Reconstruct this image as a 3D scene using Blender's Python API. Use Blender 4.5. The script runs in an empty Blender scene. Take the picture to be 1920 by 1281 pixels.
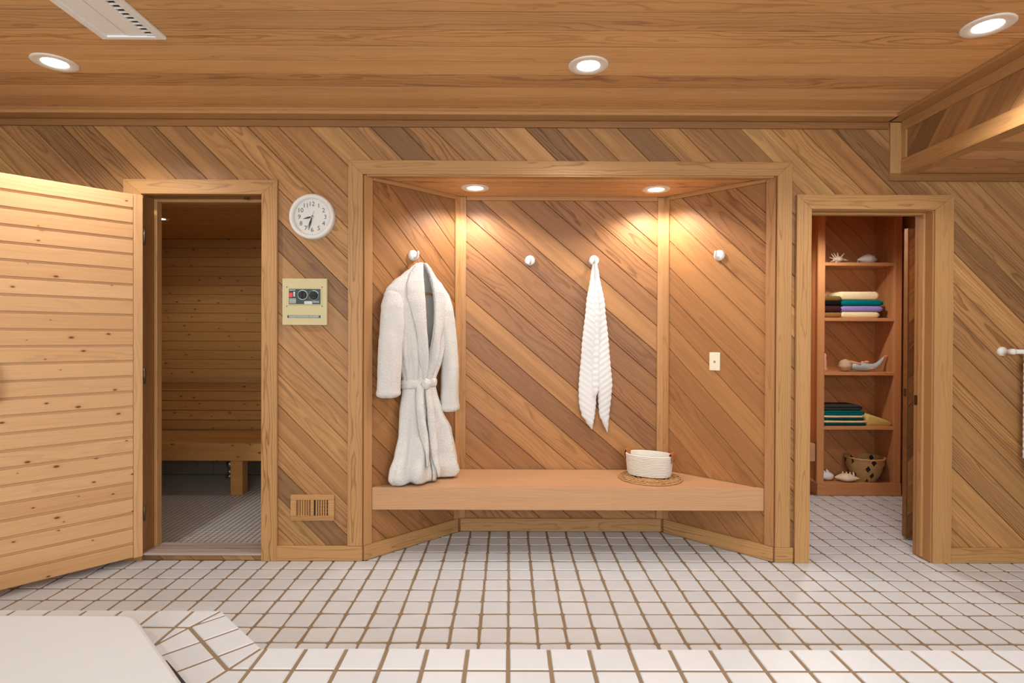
import bpy, bmesh, math, random
from mathutils import Vector, Matrix, noise
random.seed(7)
sc = bpy.context.scene
C = sc.collection
PI = math.pi
R = math.radians

# ------------------------------------------------------------------ camera
cam_d = bpy.data.cameras.new('camera')
cam = bpy.data.objects.new('camera', cam_d)
C.objects.link(cam)
cam_d.sensor_width = 36.0
cam_d.lens = 36.0 * 1066 / 1920
cam_d.shift_x = 3 / 1920
cam_d.shift_y = -2 / 1920
cam_d.clip_start = 0.02
cam.matrix_world = (Matrix.Translation((0, -3.345, 1.32)) @ Matrix.Rotation(R(-0.1), 4, 'Z')
                    @ Matrix.Rotation(PI / 2 + R(-0.34), 4, 'X') @ Matrix.Rotation(0.004, 4, 'Z'))
sc.camera = cam

# ------------------------------------------------------------------ world, exposure
w = bpy.data.worlds.new('world')
sc.world = w
w.use_nodes = True
bg = w.node_tree.nodes['Background']
bg.inputs[0].default_value = (0.90, 0.96, 1.0, 1)
bg.inputs[1].default_value = 7.8
vs = sc.view_settings
vs.view_transform = 'Standard'
vs.look = 'None'
vs.gamma = 1.0
vs.use_curve_mapping = False
vs.exposure = 0.28
LAMP = 36.0        # watts of one ceiling downlight
LAMP_A = 25.0      # watts of one alcove downlight
WARM = (1.0, 0.93, 0.86)

# ------------------------------------------------------------------ materials
def new_mat(name):
    m = bpy.data.materials.new(name)
    m.use_nodes = True
    nt = m.node_tree
    return m, nt, nt.nodes['Principled BSDF']

class NB:
    """tiny node helper"""
    def __init__(s, nt): s.nt = nt
    def n(s, t, **kw):
        nd = s.nt.nodes.new(t)
        for k, v in kw.items(): setattr(nd, k, v)
        return nd
    def l(s, a, b): s.nt.links.new(a, b)
    def math(s, op, a, b=None, c=None):
        nd = s.n('ShaderNodeMath', operation=op)
        for i, x in enumerate((a, b, c)):
            if x is None: continue
            if isinstance(x, (int, float)): nd.inputs[i].default_value = x
            else: s.l(x, nd.inputs[i])
        return nd.outputs[0]
    def vec(s, op, a, b=None, c=None):
        nd = s.n('ShaderNodeVectorMath', operation=op)
        for i, x in enumerate((a, b, c)):
            if x is None: continue
            if isinstance(x, (tuple, list)): nd.inputs[i].default_value = x
            else: s.l(x, nd.inputs[i])
        return nd.outputs['Value'] if op in ('LENGTH', 'DOT_PRODUCT') else nd.outputs[0]
    def noise(s, v, scale=1.0, detail=2.0, rough=0.5):
        nd = s.n('ShaderNodeTexNoise')
        nd.inputs['Scale'].default_value = scale
        nd.inputs['Detail'].default_value = detail
        nd.inputs['Roughness'].default_value = rough
        s.l(v, nd.inputs['Vector'])
        return nd.outputs['Fac']
    def ramp(s, f, stops, interp='LINEAR'):
        nd = s.n('ShaderNodeValToRGB')
        cr = nd.color_ramp
        cr.interpolation = interp
        while len(cr.elements) < len(stops): cr.elements.new(0.5)
        for e, (p, c) in zip(cr.elements, stops):
            e.position = p
            e.color = tuple(c) + (1,) if len(c) == 3 else c
        s.l(f, nd.inputs[0])
        return nd.outputs[0]
    def mix(s, f, a, b, mode='MIX'):
        nd = s.n('ShaderNodeMix', data_type='RGBA', blend_type=mode)
        for i, x in ((0, f), (6, a), (7, b)):
            if isinstance(x, (int, float)): nd.inputs[i].default_value = x
            elif isinstance(x, tuple): nd.inputs[i].default_value = x + (1,) if len(x) == 3 else x
            else: s.l(x, nd.inputs[i])
        return nd.outputs[2]

def g(v): return (v, v, v)

def wood(name, tones, freq=120, ring=0.5, streak=0.35, pith=(0.16, 0.10, -0.10), wob=0.03,
         knots=0.0, rough=0.45, dark=(0.30, 0.17, 0.09), bump=0.15, spec=0.35, own0=0.15, sharp=0.0, tint=(1.0, 0.96, 0.80)):
    """sawn wood; grain runs along the object's own X; every object gets its own log"""
    tones = [tuple(x * y for x, y in zip(t, tint)) for t in tones]
    dark = tuple(x * y for x, y in zip(dark, tint))
    m, nt, bs = new_mat(name)
    b = NB(nt)
    tc = b.n('ShaderNodeTexCoord').outputs['Object']
    oi = b.n('ShaderNodeObjectInfo').outputs['Random']
    wn = b.n('ShaderNodeTexWhiteNoise', noise_dimensions='1D')
    b.l(oi, wn.inputs['W'])
    rnd = wn.outputs['Color']
    sy, sz, oz = pith
    off = b.vec('MULTIPLY_ADD', rnd, (40, sy, sz), (0, -sy / 2, oz - sz / 2))
    p = b.vec('ADD', tc, off)
    n1 = b.noise(b.vec('MULTIPLY', p, (1.3, 6, 6)), 1, 2)
    n2 = b.noise(b.vec('MULTIPLY', p, (1.0, 5, 5)), 1.37, 2)
    n3 = b.noise(b.vec('MULTIPLY', p, (7, 40, 40)), 1, 1)
    sp = b.n('ShaderNodeSeparateXYZ')
    b.l(p, sp.inputs[0])
    y2 = b.math('ADD', sp.outputs[1], b.math('MULTIPLY', b.math('SUBTRACT', n1, 0.5), wob * 2))
    z2 = b.math('ADD', sp.outputs[2], b.math('MULTIPLY', b.math('SUBTRACT', n2, 0.5), wob * 2.6))
    cb = b.n('ShaderNodeCombineXYZ')
    b.l(y2, cb.inputs[1]); b.l(z2, cb.inputs[2])
    rad = b.vec('LENGTH', cb.outputs[0])
    rr = b.math('MULTIPLY_ADD', rad, freq, b.math('MULTIPLY', n3, 0.9))
    fr = b.math('FRACT', rr)
    rg = b.ramp(fr, [(0.0, g(0.2)), (0.06, g(0.0)), (0.5 + 0.2 * sharp, g(0.08)), (0.80 + 0.06 * sharp, g(0.75)), (0.93, g(1.0)), (1.0, g(0.2))])
    # ring strength varies over the board
    var = b.noise(b.vec('MULTIPLY', p, (0.9, 14, 14)), 1, 2)
    ws_ = b.n('ShaderNodeTexWhiteNoise', noise_dimensions='1D')
    b.l(b.math('MULTIPLY', oi, 71.7), ws_.inputs['W'])
    own = b.math('MULTIPLY_ADD', b.math('POWER', ws_.outputs['Value'], 1.6), 1.0 - own0, own0)
    rs = b.math('MULTIPLY', b.math('MULTIPLY', rg, own), b.math('MULTIPLY', b.ramp(var, [(0.3, g(0.35)), (0.65, g(1.0))]), ring))
    fib = b.noise(b.vec('MULTIPLY', p, (5, 260, 260)), 1, 2)
    st = b.noise(b.vec('MULTIPLY', p, (0.8, 22, 22)), 1, 3, 0.6)
    k = len(tones)
    tone = b.ramp(oi, [(i / max(1, k - 1), t) for i, t in enumerate(tones)])
    col = b.mix(b.ramp(st, [(0.42, g(0)), (0.75, g(streak))]), tone, dark)
    col = b.mix(b.math('MULTIPLY', b.math('SUBTRACT', fib, 0.35), 0.55), col, b.mix(1.0, col, (0.62, 0.52, 0.42), 'MULTIPLY'))
    col = b.mix(rs, col, b.mix(1.0, col, (0.42, 0.31, 0.23), 'MULTIPLY'))
    hgt = b.math('SUBTRACT', b.math('MULTIPLY', fib, 0.5), b.math('MULTIPLY', rg, 0.4))
    if knots:
        vo = b.n('ShaderNodeTexVoronoi', voronoi_dimensions='2D')
        vo.inputs['Scale'].default_value = 1
        b.l(b.vec('MULTIPLY', b.vec('ADD', p, b.vec('MULTIPLY', rnd, (3, 9, 5))), (5.5, 11, 0)), vo.inputs['Vector'])
        sc_ = b.n('ShaderNodeSeparateColor')
        b.l(vo.outputs['Color'], sc_.inputs[0])
        on = b.math('GREATER_THAN', sc_.outputs[0], 1 - knots)
        size = b.math('MULTIPLY_ADD', sc_.outputs[1], 0.07, 0.025)
        d = b.math('DIVIDE', vo.outputs['Distance'], size)
        km = b.math('MULTIPLY', b.ramp(d, [(0.0, g(1)), (0.6, g(0.85)), (1.0, g(0.0))]), on)
        halo = b.math('MULTIPLY', b.ramp(b.math('MULTIPLY', d, 0.4), [(0.0, g(0.4)), (1.0, g(0.0))]), on)
        col = b.mix(halo, col, b.mix(1.0, col, (0.75, 0.52, 0.35), 'MULTIPLY'))
        col = b.mix(km, col, (0.13, 0.055, 0.022))
    b.l(col, bs.inputs['Base Color'])
    bs.inputs['Roughness'].default_value = rough
    bs.inputs['Specular IOR Level'].default_value = spec
    bp = b.n('ShaderNodeBump')
    bp.inputs['Strength'].default_value = bump
    bp.inputs['Distance'].default_value = 0.002
    b.l(hgt, bp.inputs['Height'])
    b.l(bp.outputs[0], bs.inputs['Normal'])
    return m

def plain(name, col, rough=0.5, metal=0.0, spec=0.5, noise_amt=0.0, nscale=30, bump=0.0, bscale=200, emit=None, rand=0.0, bdist=0.004):
    m, nt, bs = new_mat(name)
    b = NB(nt)
    tc = b.n('ShaderNodeTexCoord').outputs['Object']
    c = col
    if noise_amt:
        f = b.noise(tc, nscale, 4, 0.6)
        c = b.mix(f, tuple(x * (1 - noise_amt) for x in col), tuple(min(1, x * (1 + noise_amt)) for x in col))
    if rand:
        oi = b.n('ShaderNodeObjectInfo').outputs['Random']
        k = b.math('MULTIPLY_ADD', oi, rand, 1 - rand)
        cc = b.n('ShaderNodeCombineXYZ')
        for i in range(3): b.l(k, cc.inputs[i])
        c = b.mix(1.0, c, cc.outputs[0], 'MULTIPLY')
    if isinstance(c, tuple): bs.inputs['Base Color'].default_value = c + (1,)
    else: b.l(c, bs.inputs['Base Color'])
    bs.inputs['Roughness'].default_value = rough
    bs.inputs['Metallic'].default_value = metal
    bs.inputs['Specular IOR Level'].default_value = spec
    if bump:
        bp = b.n('ShaderNodeBump')
        bp.inputs['Strength'].default_value = bump
        bp.inputs['Distance'].default_value = bdist
        b.l(b.noise(tc, bscale, 3, 0.6), bp.inputs['Height'])
        b.l(bp.outputs[0], bs.inputs['Normal'])
    if emit:
        bs.inputs['Emission Color'].default_value = emit[0] + (1,)
        bs.inputs['Emission Strength'].default_value = emit[1]
    return m

def srgb(r, gg, bb):
    f = lambda x: (x / 255 / 12.92) if x / 255 <= 0.04045 else ((x / 255 + 0.055) / 1.055) ** 2.4
    return (f(r), f(gg), f(bb))

M = {}
M['cedar'] = wood('cedar_wall_board', [srgb(150, 112, 80), srgb(192, 148, 104), srgb(176, 130, 88), srgb(206, 160, 112),
                                       srgb(168, 124, 88), srgb(198, 150, 102), srgb(132, 100, 74), srgb(188, 140, 94), srgb(204, 164, 116), srgb(160, 116, 80)],
                  freq=95, ring=1.0, streak=0.6, dark=srgb(116, 88, 66))
M['cedar2'] = wood('cedar_alcove_board', [srgb(170, 120, 80), srgb(181, 131, 89), srgb(163, 115, 78), srgb(188, 138, 93), srgb(152, 108, 75), srgb(177, 126, 84)],
                   freq=95, ring=0.9, streak=0.5, dark=srgb(122, 86, 60))
M['ceil'] = wood('cedar_ceiling_board', [srgb(218, 172, 120), srgb(228, 184, 132), srgb(206, 158, 110), srgb(232, 188, 138), srgb(186, 142, 100), srgb(222, 176, 124)],
                 freq=80, ring=1.0, streak=0.3, dark=srgb(150, 108, 72), rough=0.42, sharp=0.6, tint=(1.03, 1.01, 0.93))
M['trim'] = wood('fir_trim', [srgb(188, 147, 104), srgb(196, 154, 110), srgb(180, 138, 96)],
                 freq=85, ring=0.95, streak=0.15, dark=srgb(160, 114, 72), pith=(0.05, 0.04, -0.05), wob=0.028, own0=0.35, sharp=1.0)
M['trim2'] = wood('alcove_trim', [srgb(184, 138, 98), srgb(192, 146, 104), srgb(176, 130, 92)],
                  freq=85, ring=0.7, streak=0.2, dark=srgb(150, 104, 68), pith=(0.05, 0.04, -0.05), wob=0.028, own0=0.3, sharp=1.0)
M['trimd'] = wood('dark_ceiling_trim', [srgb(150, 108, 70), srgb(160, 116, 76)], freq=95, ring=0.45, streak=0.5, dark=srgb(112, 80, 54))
M['bench'] = wood('bench_wood', [srgb(204, 162, 126), srgb(198, 156, 120)], freq=80, ring=0.3, streak=0.2, dark=srgb(176, 126, 86), pith=(0.5, 0.2, -0.3), tint=(1.0, 0.97, 0.90))
M['pine'] = wood('knotty_pine', [srgb(226, 182, 138), srgb(232, 190, 146), srgb(220, 174, 130), srgb(230, 186, 140)],
                 freq=70, ring=0.28, streak=0.2, knots=0.5, dark=srgb(196, 140, 88), rough=0.5, tint=(0.93, 0.90, 0.82))
M['saunapine'] = wood('sauna_pine', [srgb(206, 156, 96), srgb(216, 166, 106), srgb(196, 146, 88)],
                      freq=70, ring=0.3, streak=0.25, knots=0.65, dark=srgb(170, 112, 66), rough=0.5)
M['closet'] = wood('closet_cedar', [srgb(206, 150, 108), srgb(214, 158, 114), srgb(198, 140, 98)], freq=90, ring=0.45, streak=0.3, dark=srgb(150, 98, 64))
M['sillwood'] = wood('worn_sill', [srgb(128, 90, 58)], freq=90, ring=0.5, streak=0.8, dark=srgb(70, 54, 40), rough=0.75, spec=0.1)
M['tile'] = plain('white_glazed_tile', (0.635, 0.668, 0.705), rough=0.32, spec=0.4, noise_amt=0.05, nscale=14, bump=0.12, bscale=22, rand=0.07)
M['grout'] = plain('tan_grout', srgb(136, 115, 90), rough=0.9, noise_amt=0.18, nscale=9)
M['mosaic'] = plain('mosaic_tile', (0.62, 0.60, 0.57), rough=0.4)
M['walltile'] = plain('shaded_wall_tile', (0.26, 0.22, 0.17), rough=0.4)  # white tile, with the shade under the bench put into its colour
M['dgrout'] = plain('dark_grout', (0.10, 0.085, 0.07), rough=0.9)
M['terry'] = plain('white_terry', (0.76, 0.745, 0.715), rough=0.95, spec=0.1, noise_amt=0.05, nscale=150, bump=1.0, bscale=120, bdist=0.010)
M['towel'] = plain('white_towel', (0.78, 0.775, 0.775), rough=0.95, spec=0.1, bump=0.4, bscale=400)
M['white'] = plain('white_plastic', (0.80, 0.78, 0.73), rough=0.35)
M['ivory'] = plain('ivory_plastic', (0.80, 0.72, 0.56), rough=0.4)
M['enamel'] = plain('white_enamel', (0.90, 0.90, 0.89), rough=0.4)
M['ringw'] = plain('lamp_trim_white', (0.82, 0.77, 0.69), rough=0.45)
M['cover'] = plain('white_vinyl', (0.605, 0.63, 0.65), rough=0.55, noise_amt=0.015, nscale=3)
M['black'] = plain('flat_black', (0.015, 0.014, 0.013), rough=0.6)
M['ink'] = plain('dark_print', (0.03, 0.03, 0.03), rough=0.6)
M['steel'] = plain('steel', (0.55, 0.53, 0.5), rough=0.35, metal=1.0)
M['bronze'] = plain('dark_bronze', (0.12, 0.09, 0.06), rough=0.4, metal=0.8)
M['lens'] = plain('lamp_lens', (1, 0.97, 0.92), rough=0.4, emit=((1.0, 0.93, 0.84), 9.0))
M['wallback'] = plain('dark_backing', (0.10, 0.065, 0.04), rough=0.9)
M['drywall'] = plain('rear_wall_paint', (0.62, 0.52, 0.40), rough=0.8, noise_amt=0.05, nscale=5)

# ------------------------------------------------------------------ object helpers
def link(name, me, mat=None, parent=None, mw=None, local=False, smooth=False):
    o = bpy.data.objects.new(name, me)
    C.objects.link(o)
    if mat is not None and len(me.materials) == 0: me.materials.append(mat)
    if mw is not None: o.matrix_world = mw
    if parent is not None:
        o.parent = parent
        if not local: o.matrix_parent_inverse = parent.matrix_world.inverted()
    if smooth:
        for f in me.polygons: f.use_smooth = True
    return o

def tag(o, label=None, cat=None, group=None, kind=None):
    if label: o['label'] = label
    if cat: o['category'] = cat
    if group: o['group'] = group
    if kind: o['kind'] = kind
    return o

def thing(name, loc, label=None, cat=None, group=None, kind=None, rz=0.0):
    o = bpy.data.objects.new(name, None)
    C.objects.link(o)
    o.empty_display_size = 0.05
    o.matrix_world = Matrix.Translation(loc) @ Matrix.Rotation(rz, 4, 'Z')
    return tag(o, label, cat, group, kind)

def pyd(name, v, f, mat, parent=None, mw=None, local=False, smooth=False):
    me = bpy.data.meshes.new(name)
    me.from_pydata([tuple(x) for x in v], [], f)
    me.update()
    return link(name, me, mat, parent, mw, local, smooth)

def from_bm(name, bm, mat, parent=None, mw=None, local=False, smooth=False):
    me = bpy.data.meshes.new(name)
    bmesh.ops.recalc_face_normals(bm, faces=bm.faces)
    bm.to_mesh(me); bm.free()
    return link(name, me, mat, parent, mw, local, smooth)

def box_bm(bm, x0, x1, y0, y1, z0, z1, bev=0.0):
    vs_ = [bm.verts.new(p) for p in ((x0, y0, z0), (x1, y0, z0), (x1, y1, z0), (x0, y1, z0), (x0, y0, z1), (x1, y0, z1), (x1, y1, z1), (x0, y1, z1))]
    fs = [bm.faces.new([vs_[i] for i in q]) for q in ((3, 2, 1, 0), (4, 5, 6, 7), (0, 1, 5, 4), (1, 2, 6, 5), (2, 3, 7, 6), (3, 0, 4, 7))]
    if bev:
        es = set(e for f in fs for e in f.edges)
        bmesh.ops.bevel(bm, geom=list(es), offset=bev, segments=1, affect='EDGES')

def box(name, x0, x1, y0, y1, z0, z1, mat, parent=None, bev=0.002, local=False):
    """axis aligned box; object origin at its centre"""
    c = Vector(((x0 + x1) / 2, (y0 + y1) / 2, (z0 + z1) / 2))
    bm = bmesh.new()
    box_bm(bm, x0 - c.x, x1 - c.x, y0 - c.y, y1 - c.y, z0 - c.z, z1 - c.z, bev)
    return from_bm(name, bm, mat, parent, Matrix.Translation(c), local)

def frame_mat(o, X, Z):
    X = Vector(X).normalized(); Z = Vector(Z).normalized()
    Y = Z.cross(X).normalized(); Z = X.cross(Y)
    m = Matrix.Identity(4)
    for i in range(3):
        m[i][0], m[i][1], m[i][2], m[i][3] = X[i], Y[i], Z[i], o[i]
    return m

def beam(name, p0, p1, nrm, w, t, mat, parent=None, m0=0.0, m1=0.0, bev=0.002, local=False):
    """board from p0 to p1 lying on its back along nrm; grain along its length; m0/m1 mitre the ends"""
    p0 = Vector(p0); p1 = Vector(p1)
    Lh = (p1 - p0).length / 2
    mw = frame_mat((p0 + p1) / 2, p1 - p0, nrm)
    h = w / 2
    bm = bmesh.new()
    v = [bm.verts.new(q) for q in ((-Lh - m0 * h, -h, 0), (Lh - m1 * h, -h, 0), (Lh + m1 * h, h, 0), (-Lh + m0 * h, h, 0),
                                   (-Lh - m0 * h, -h, t), (Lh - m1 * h, -h, t), (Lh + m1 * h, h, t), (-Lh + m0 * h, h, t))]
    for q in ((3, 2, 1, 0), (4, 5, 6, 7), (0, 1, 5, 4), (1, 2, 6, 5), (2, 3, 7, 6), (3, 0, 4, 7)):
        bm.faces.new([v[i] for i in q])
    if bev: bmesh.ops.bevel(bm, geom=list(bm.edges), offset=bev, segments=1, affect='EDGES')
    return from_bm(name, bm, mat, parent, mw, local)

def clip(poly, a, b_, c):
    """keep a*x + b*y <= c"""
    out = []
    n = len(poly)
    for i in range(n):
        p, q = poly[i], poly[(i + 1) % n]
        dp, dq = a * p[0] + b_ * p[1] - c, a * q[0] + b_ * q[1] - c
        if dp <= 0: out.append(p)
        if (dp < 0 < dq) or (dq < 0 < dp):
            t = dp / (dp - dq)
            out.append((p[0] + t * (q[0] - p[0]), p[1] + t * (q[1] - p[1])))
    return out

def clip_rect(poly, r):
    u0, u1, v0, v1 = r
    for a, b_, c in ((-1, 0, -u0), (1, 0, u1), (0, -1, -v0), (0, 1, v1)):
        if len(poly) < 3: return []
        poly = clip(poly, a, b_, c)
    return poly if len(poly) >= 3 else []

def clip_convex(poly, reg):
    n = len(reg)
    for i in range(n):                       # reg counter-clockwise
        (x0, y0), (x1, y1) = reg[i], reg[(i + 1) % n]
        a, b_ = (y1 - y0), -(x1 - x0)
        if len(poly) < 3: return []
        poly = clip(poly, a, b_, a * x0 + b_ * y0)
    return poly if len(poly) >= 3 else []

def area(p):
    return abs(sum(p[i][0] * p[(i + 1) % len(p)][1] - p[(i + 1) % len(p)][0] * p[i][1] for i in range(len(p)))) / 2

def boards(parent, origin, U, V, rects, ang, wd, phase, mat, ch=0.0030, dp=0.0080, name='board'):
    """diagonal tongue-and-groove boards over column rectangles (u0,u1,v0,v1); one object for each board"""
    U = Vector(U); V = Vector(V); N = U.cross(V); O = Vector(origin)
    ca, sa = math.cos(ang), math.sin(ang)
    e, c = (ca, -sa), (sa, ca)
    cr = [c[0] * u + c[1] * v for r in rects for u in r[:2] for v in r[2:]]
    al = [e[0] * u + e[1] * v for r in rects for u in r[:2] for v in r[2:]]
    k0, k1 = math.floor((min(cr) - phase) / wd), math.ceil((max(cr) - phase) / wd)
    a0, a1 = min(al) - 1, max(al) + 1
    for k in range(k0, k1):
        s0 = phase + k * wd
        comps = []
        for ri, r in enumerate(rects):
            st = [(e[0] * x + c[0] * y, e[1] * x + c[1] * y) for x, y in ((a0, s0), (a1, s0), (a1, s0 + wd), (a0, s0 + wd))]
            pl = clip_rect(st, r)
            if pl and area(pl) > 1e-5: comps.append([[ri], [pl]])
        def touch(pa, pb):
            for u in set(round(p[0], 5) for p in pa):
                ia = [p[1] for p in pa if abs(p[0] - u) < 1e-4]; ib = [p[1] for p in pb if abs(p[0] - u) < 1e-4]
                if len(ia) > 1 and len(ib) > 1 and min(max(ia), max(ib)) - max(min(ia), min(ib)) > 1e-3: return True
            return False
        merged = True
        while merged:
            merged = False
            for i in range(len(comps)):
                for j in range(i + 1, len(comps)):
                    if any(touch(a, b_) for a in comps[i][1] for b_ in comps[j][1]):
                        comps[i][0] += comps[j][0]; comps[i][1] += comps[j][1]
                        del comps[j]; merged = True; break
                if merged: break
        for ris, pls in comps:
            pts = [p for pl in pls for p in pl]
            xm = sum(e[0] * p[0] + e[1] * p[1] for p in pts) / len(pts)
            ym = s0 + wd / 2
            verts, faces = [], []
            for ri in ris:
                for ya, yb, za, zb in ((0, ch, -dp, 0), (ch, wd - ch, 0, 0), (wd - ch, wd, 0, -dp)):
                    st = [(e[0] * x + c[0] * y, e[1] * x + c[1] * y) for x, y in ((a0, s0 + ya), (a1, s0 + ya), (a1, s0 + yb), (a0, s0 + yb))]
                    pl = clip_rect(st, rects[ri])
                    if not pl or area(pl) < 1e-7: continue
                    base = len(verts)
                    for p in pl:
                        y = c[0] * p[0] + c[1] * p[1] - s0
                        t = (y - ya) / (yb - ya)
                        verts.append((e[0] * p[0] + e[1] * p[1] - xm, y - wd / 2, za + (zb - za) * t))
                    faces.append(list(range(base, base + len(pl))))
            if not faces: continue
            o2 = O + U * (e[0] * xm + c[0] * ym) + V * (e[1] * xm + c[1] * ym)
            mw = frame_mat(o2, U * e[0] + V * e[1], N)
            pyd(name, verts, faces, mat, parent, mw)

def planks(parent, origin, X, N, length, total, wd, mat, name='plank', gap=0.003, ch=0.003, t=0.015, joints=None):
    """parallel planks: X = grain direction, laid side by side towards N x X"""
    X = Vector(X).normalized(); N = Vector(N).normalized(); Y = N.cross(X)
    O = Vector(origin)
    n = int(round(total / wd))
    for k in range(n):
        spans = [(0, length)]
        if joints:
            jx = joints(k)
            if jx: spans = [(0, jx), (jx, length)]
        for a, b_ in spans:
            p0 = O + X * (a + 0.0005) + Y * ((k + 0.5) * wd)
            p1 = O + X * (b_ - 0.0005) + Y * ((k + 0.5) * wd)
            beam(name, p0 - N * t, p1 - N * t, N, wd - gap, t, mat, parent, bev=ch)

def lathe_bm(bm, prof, seg=32, M4=None):
    """profile of (r, z) about Z"""
    rings = []
    for r, z in prof:
        if r < 1e-6: rings.append([bm.verts.new((0, 0, z))])
        else: rings.append([bm.verts.new((r * math.cos(2 * PI * i / seg), r * math.sin(2 * PI * i / seg), z)) for i in range(seg)])
    for a, b_ in zip(rings, rings[1:]):
        for i in range(seg):
            j = (i + 1) % seg
            if len(a) == 1 and len(b_) == 1: continue
            if len(a) == 1: bm.faces.new((a[0], b_[i], b_[j]))
            elif len(b_) == 1: bm.faces.new((a[i], a[j], b_[0]))
            else: bm.faces.new((a[i], a[j], b_[j], b_[i]))
    if M4 is not None: bmesh.ops.transform(bm, matrix=M4, verts=[v for r in rings for v in r])

def lathe(name, prof, mat, parent=None, mw=None, seg=32, local=False, smooth=True):
    bm = bmesh.new(); lathe_bm(bm, prof, seg)
    return from_bm(name, bm, mat, parent, mw, local, smooth)

def loft(rows, closed=True, caps=True):
    """rows of equally many points -> verts, faces"""
    n = len(rows[0]); v = [p for r in rows for p in r]; f = []
    for i in range(len(rows) - 1):
        for j in range(n if closed else n - 1):
            k = (j + 1) % n
            f.append((i * n + j, i * n + k, (i + 1) * n + k, (i + 1) * n + j))
    if closed and caps:
        f.append(list(range(n - 1, -1, -1))); f.append([(len(rows) - 1) * n + j for j in range(n)])
    return v, f

def tube_rows(path, rad, seg=12, flat=1.0, up=(0, 0, 1)):
    rows = []
    for i, p in enumerate(path):
        p = Vector(p)
        a = Vector(path[max(0, i - 1)]); b_ = Vector(path[min(len(path) - 1, i + 1)])
        t = (b_ - a).normalized()
        u = Vector(up)
        if abs(t.dot(u)) > 0.95: u = Vector((1, 0, 0))
        s = t.cross(u).normalized(); q = s.cross(t)
        r = rad[i] if isinstance(rad, (list, tuple)) else rad
        rows.append([p + s * (r * math.cos(2 * PI * k / seg)) + q * (r * flat * math.sin(2 * PI * k / seg)) for k in range(seg)])
    return rows

def tube(name, path, rad, mat, parent=None, seg=12, flat=1.0, up=(0, 0, 1), mw=None, local=False):
    v, f = loft(tube_rows(path, rad, seg, flat, up))
    return pyd(name, v, f, mat, parent, mw, local, True)

def lerp_keys(keys, z):
    """keys: list of (z, a, b, ...) sorted by z descending or ascending; smooth interpolation"""
    ks = sorted(keys)
    if z <= ks[0][0]: return ks[0][1:]
    if z >= ks[-1][0]: return ks[-1][1:]
    for a, b_ in zip(ks, ks[1:]):
        if a[0] <= z <= b_[0]:
            t = (z - a[0]) / (b_[0] - a[0])
            t = t * t * (3 - 2 * t) * 0.5 + t * 0.5
            return tuple(x + (y - x) * t for x, y in zip(a[1:], b_[1:]))

# ================================================================== THE SETTING
TP = 0.1285                                   # floor tile pitch
CZ = 2.605                                    # ceiling height
AD = 0.52                                     # alcove depth
AL, AR = -0.86, 1.566                         # alcove front corners
AZ = 2.27                                     # alcove ceiling
S2 = math.sqrt(0.5)
def struct(name, loc, label, cat): return thing(name, loc, label, cat, kind='structure')

# ---- floor slab and tiles
floor = struct('floor', (0, -1.5, 0), 'white square tile floor with tan grout running through the whole room', 'floor')
box('grout_bed', -3.95, 3.95, -5.65, 0.13, -0.10, -0.0030, M['grout'], floor, 0)
box('grout_bed', -0.95, 3.45, 0.13, 1.75, -0.10, -0.0030, M['grout'], floor, 0)

def tile_mesh(seed, size, inset=0.0048):
    rnd = random.Random(seed)
    h = size / 2 - inset
    out, inn = [], []
    for cx, cy, a0 in ((1, 1, 0), (-1, 1, 90), (-1, -1, 180), (1, -1, 270)):
        r = 0.008 + rnd.random() * 0.006
        jx, jy = (rnd.random() - 0.5) * 0.005, (rnd.random() - 0.5) * 0.005
        for a in (0, 45, 90):
            t = R(a0 + a)
            out.append((cx * (h - r) + jx + r * math.cos(t), cy * (h - r) + jy + r * math.sin(t), -0.0048))
            inn.append((cx * (h - r) + jx + (r - 0.0035) * math.cos(t) - cx * 0.0012, cy * (h - r) + jy + (r - 0.0035) * math.sin(t) - cy * 0.0012, 0.0))
    n = len(out)
    f = [(i, (i + 1) % n, n + (i + 1) % n, n + i) for i in range(n)] + [list(range(n, 2 * n))]
    return out + inn, f

TV = [tile_mesh(s, TP) for s in range(8)]
TM = []
for v, f in TV:
    me = bpy.data.meshes.new('tile'); me.from_pydata(v, [], f); me.update(); me.materials.append(M['tile']); TM.append(me)

def poly_tile(pts, z=0.0, inset=0.0048, bev=0.0035):
    """tile cut to a convex polygon (counter-clockwise)"""
    def ins(p, d):
        n = len(p); q = p
        for i in range(n):
            (x0, y0), (x1, y1) = p[i], p[(i + 1) % n]
            l = math.hypot(x1 - x0, y1 - y0)
            if l < 1e-6: continue
            a, b_ = (y1 - y0) / l, -(x1 - x0) / l
            if len(q) >= 3: q = clip(q, a, b_, a * x0 + b_ * y0 - d)
        return q
    o_, i_ = ins(pts, inset), ins(pts, inset + bev)
    if len(o_) < 3 or area(o_) < 1.5e-4: return None
    if len(i_) != len(o_):
        mx_, my_ = sum(p[0] for p in o_) / len(o_), sum(p[1] for p in o_) / len(o_)
        i_ = [(x + (mx_ - x) * 0.06, y + (my_ - y) * 0.06) for x, y in o_]
    n = len(o_)
    v = [(x, y, z - 0.0048) for x, y in o_] + [(x, y, z) for x, y in i_]
    f = [(i, (i + 1) % n, n + (i + 1) % n, n + i) for i in range(n)] + [list(range(n, 2 * n))]
    return v, f

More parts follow.
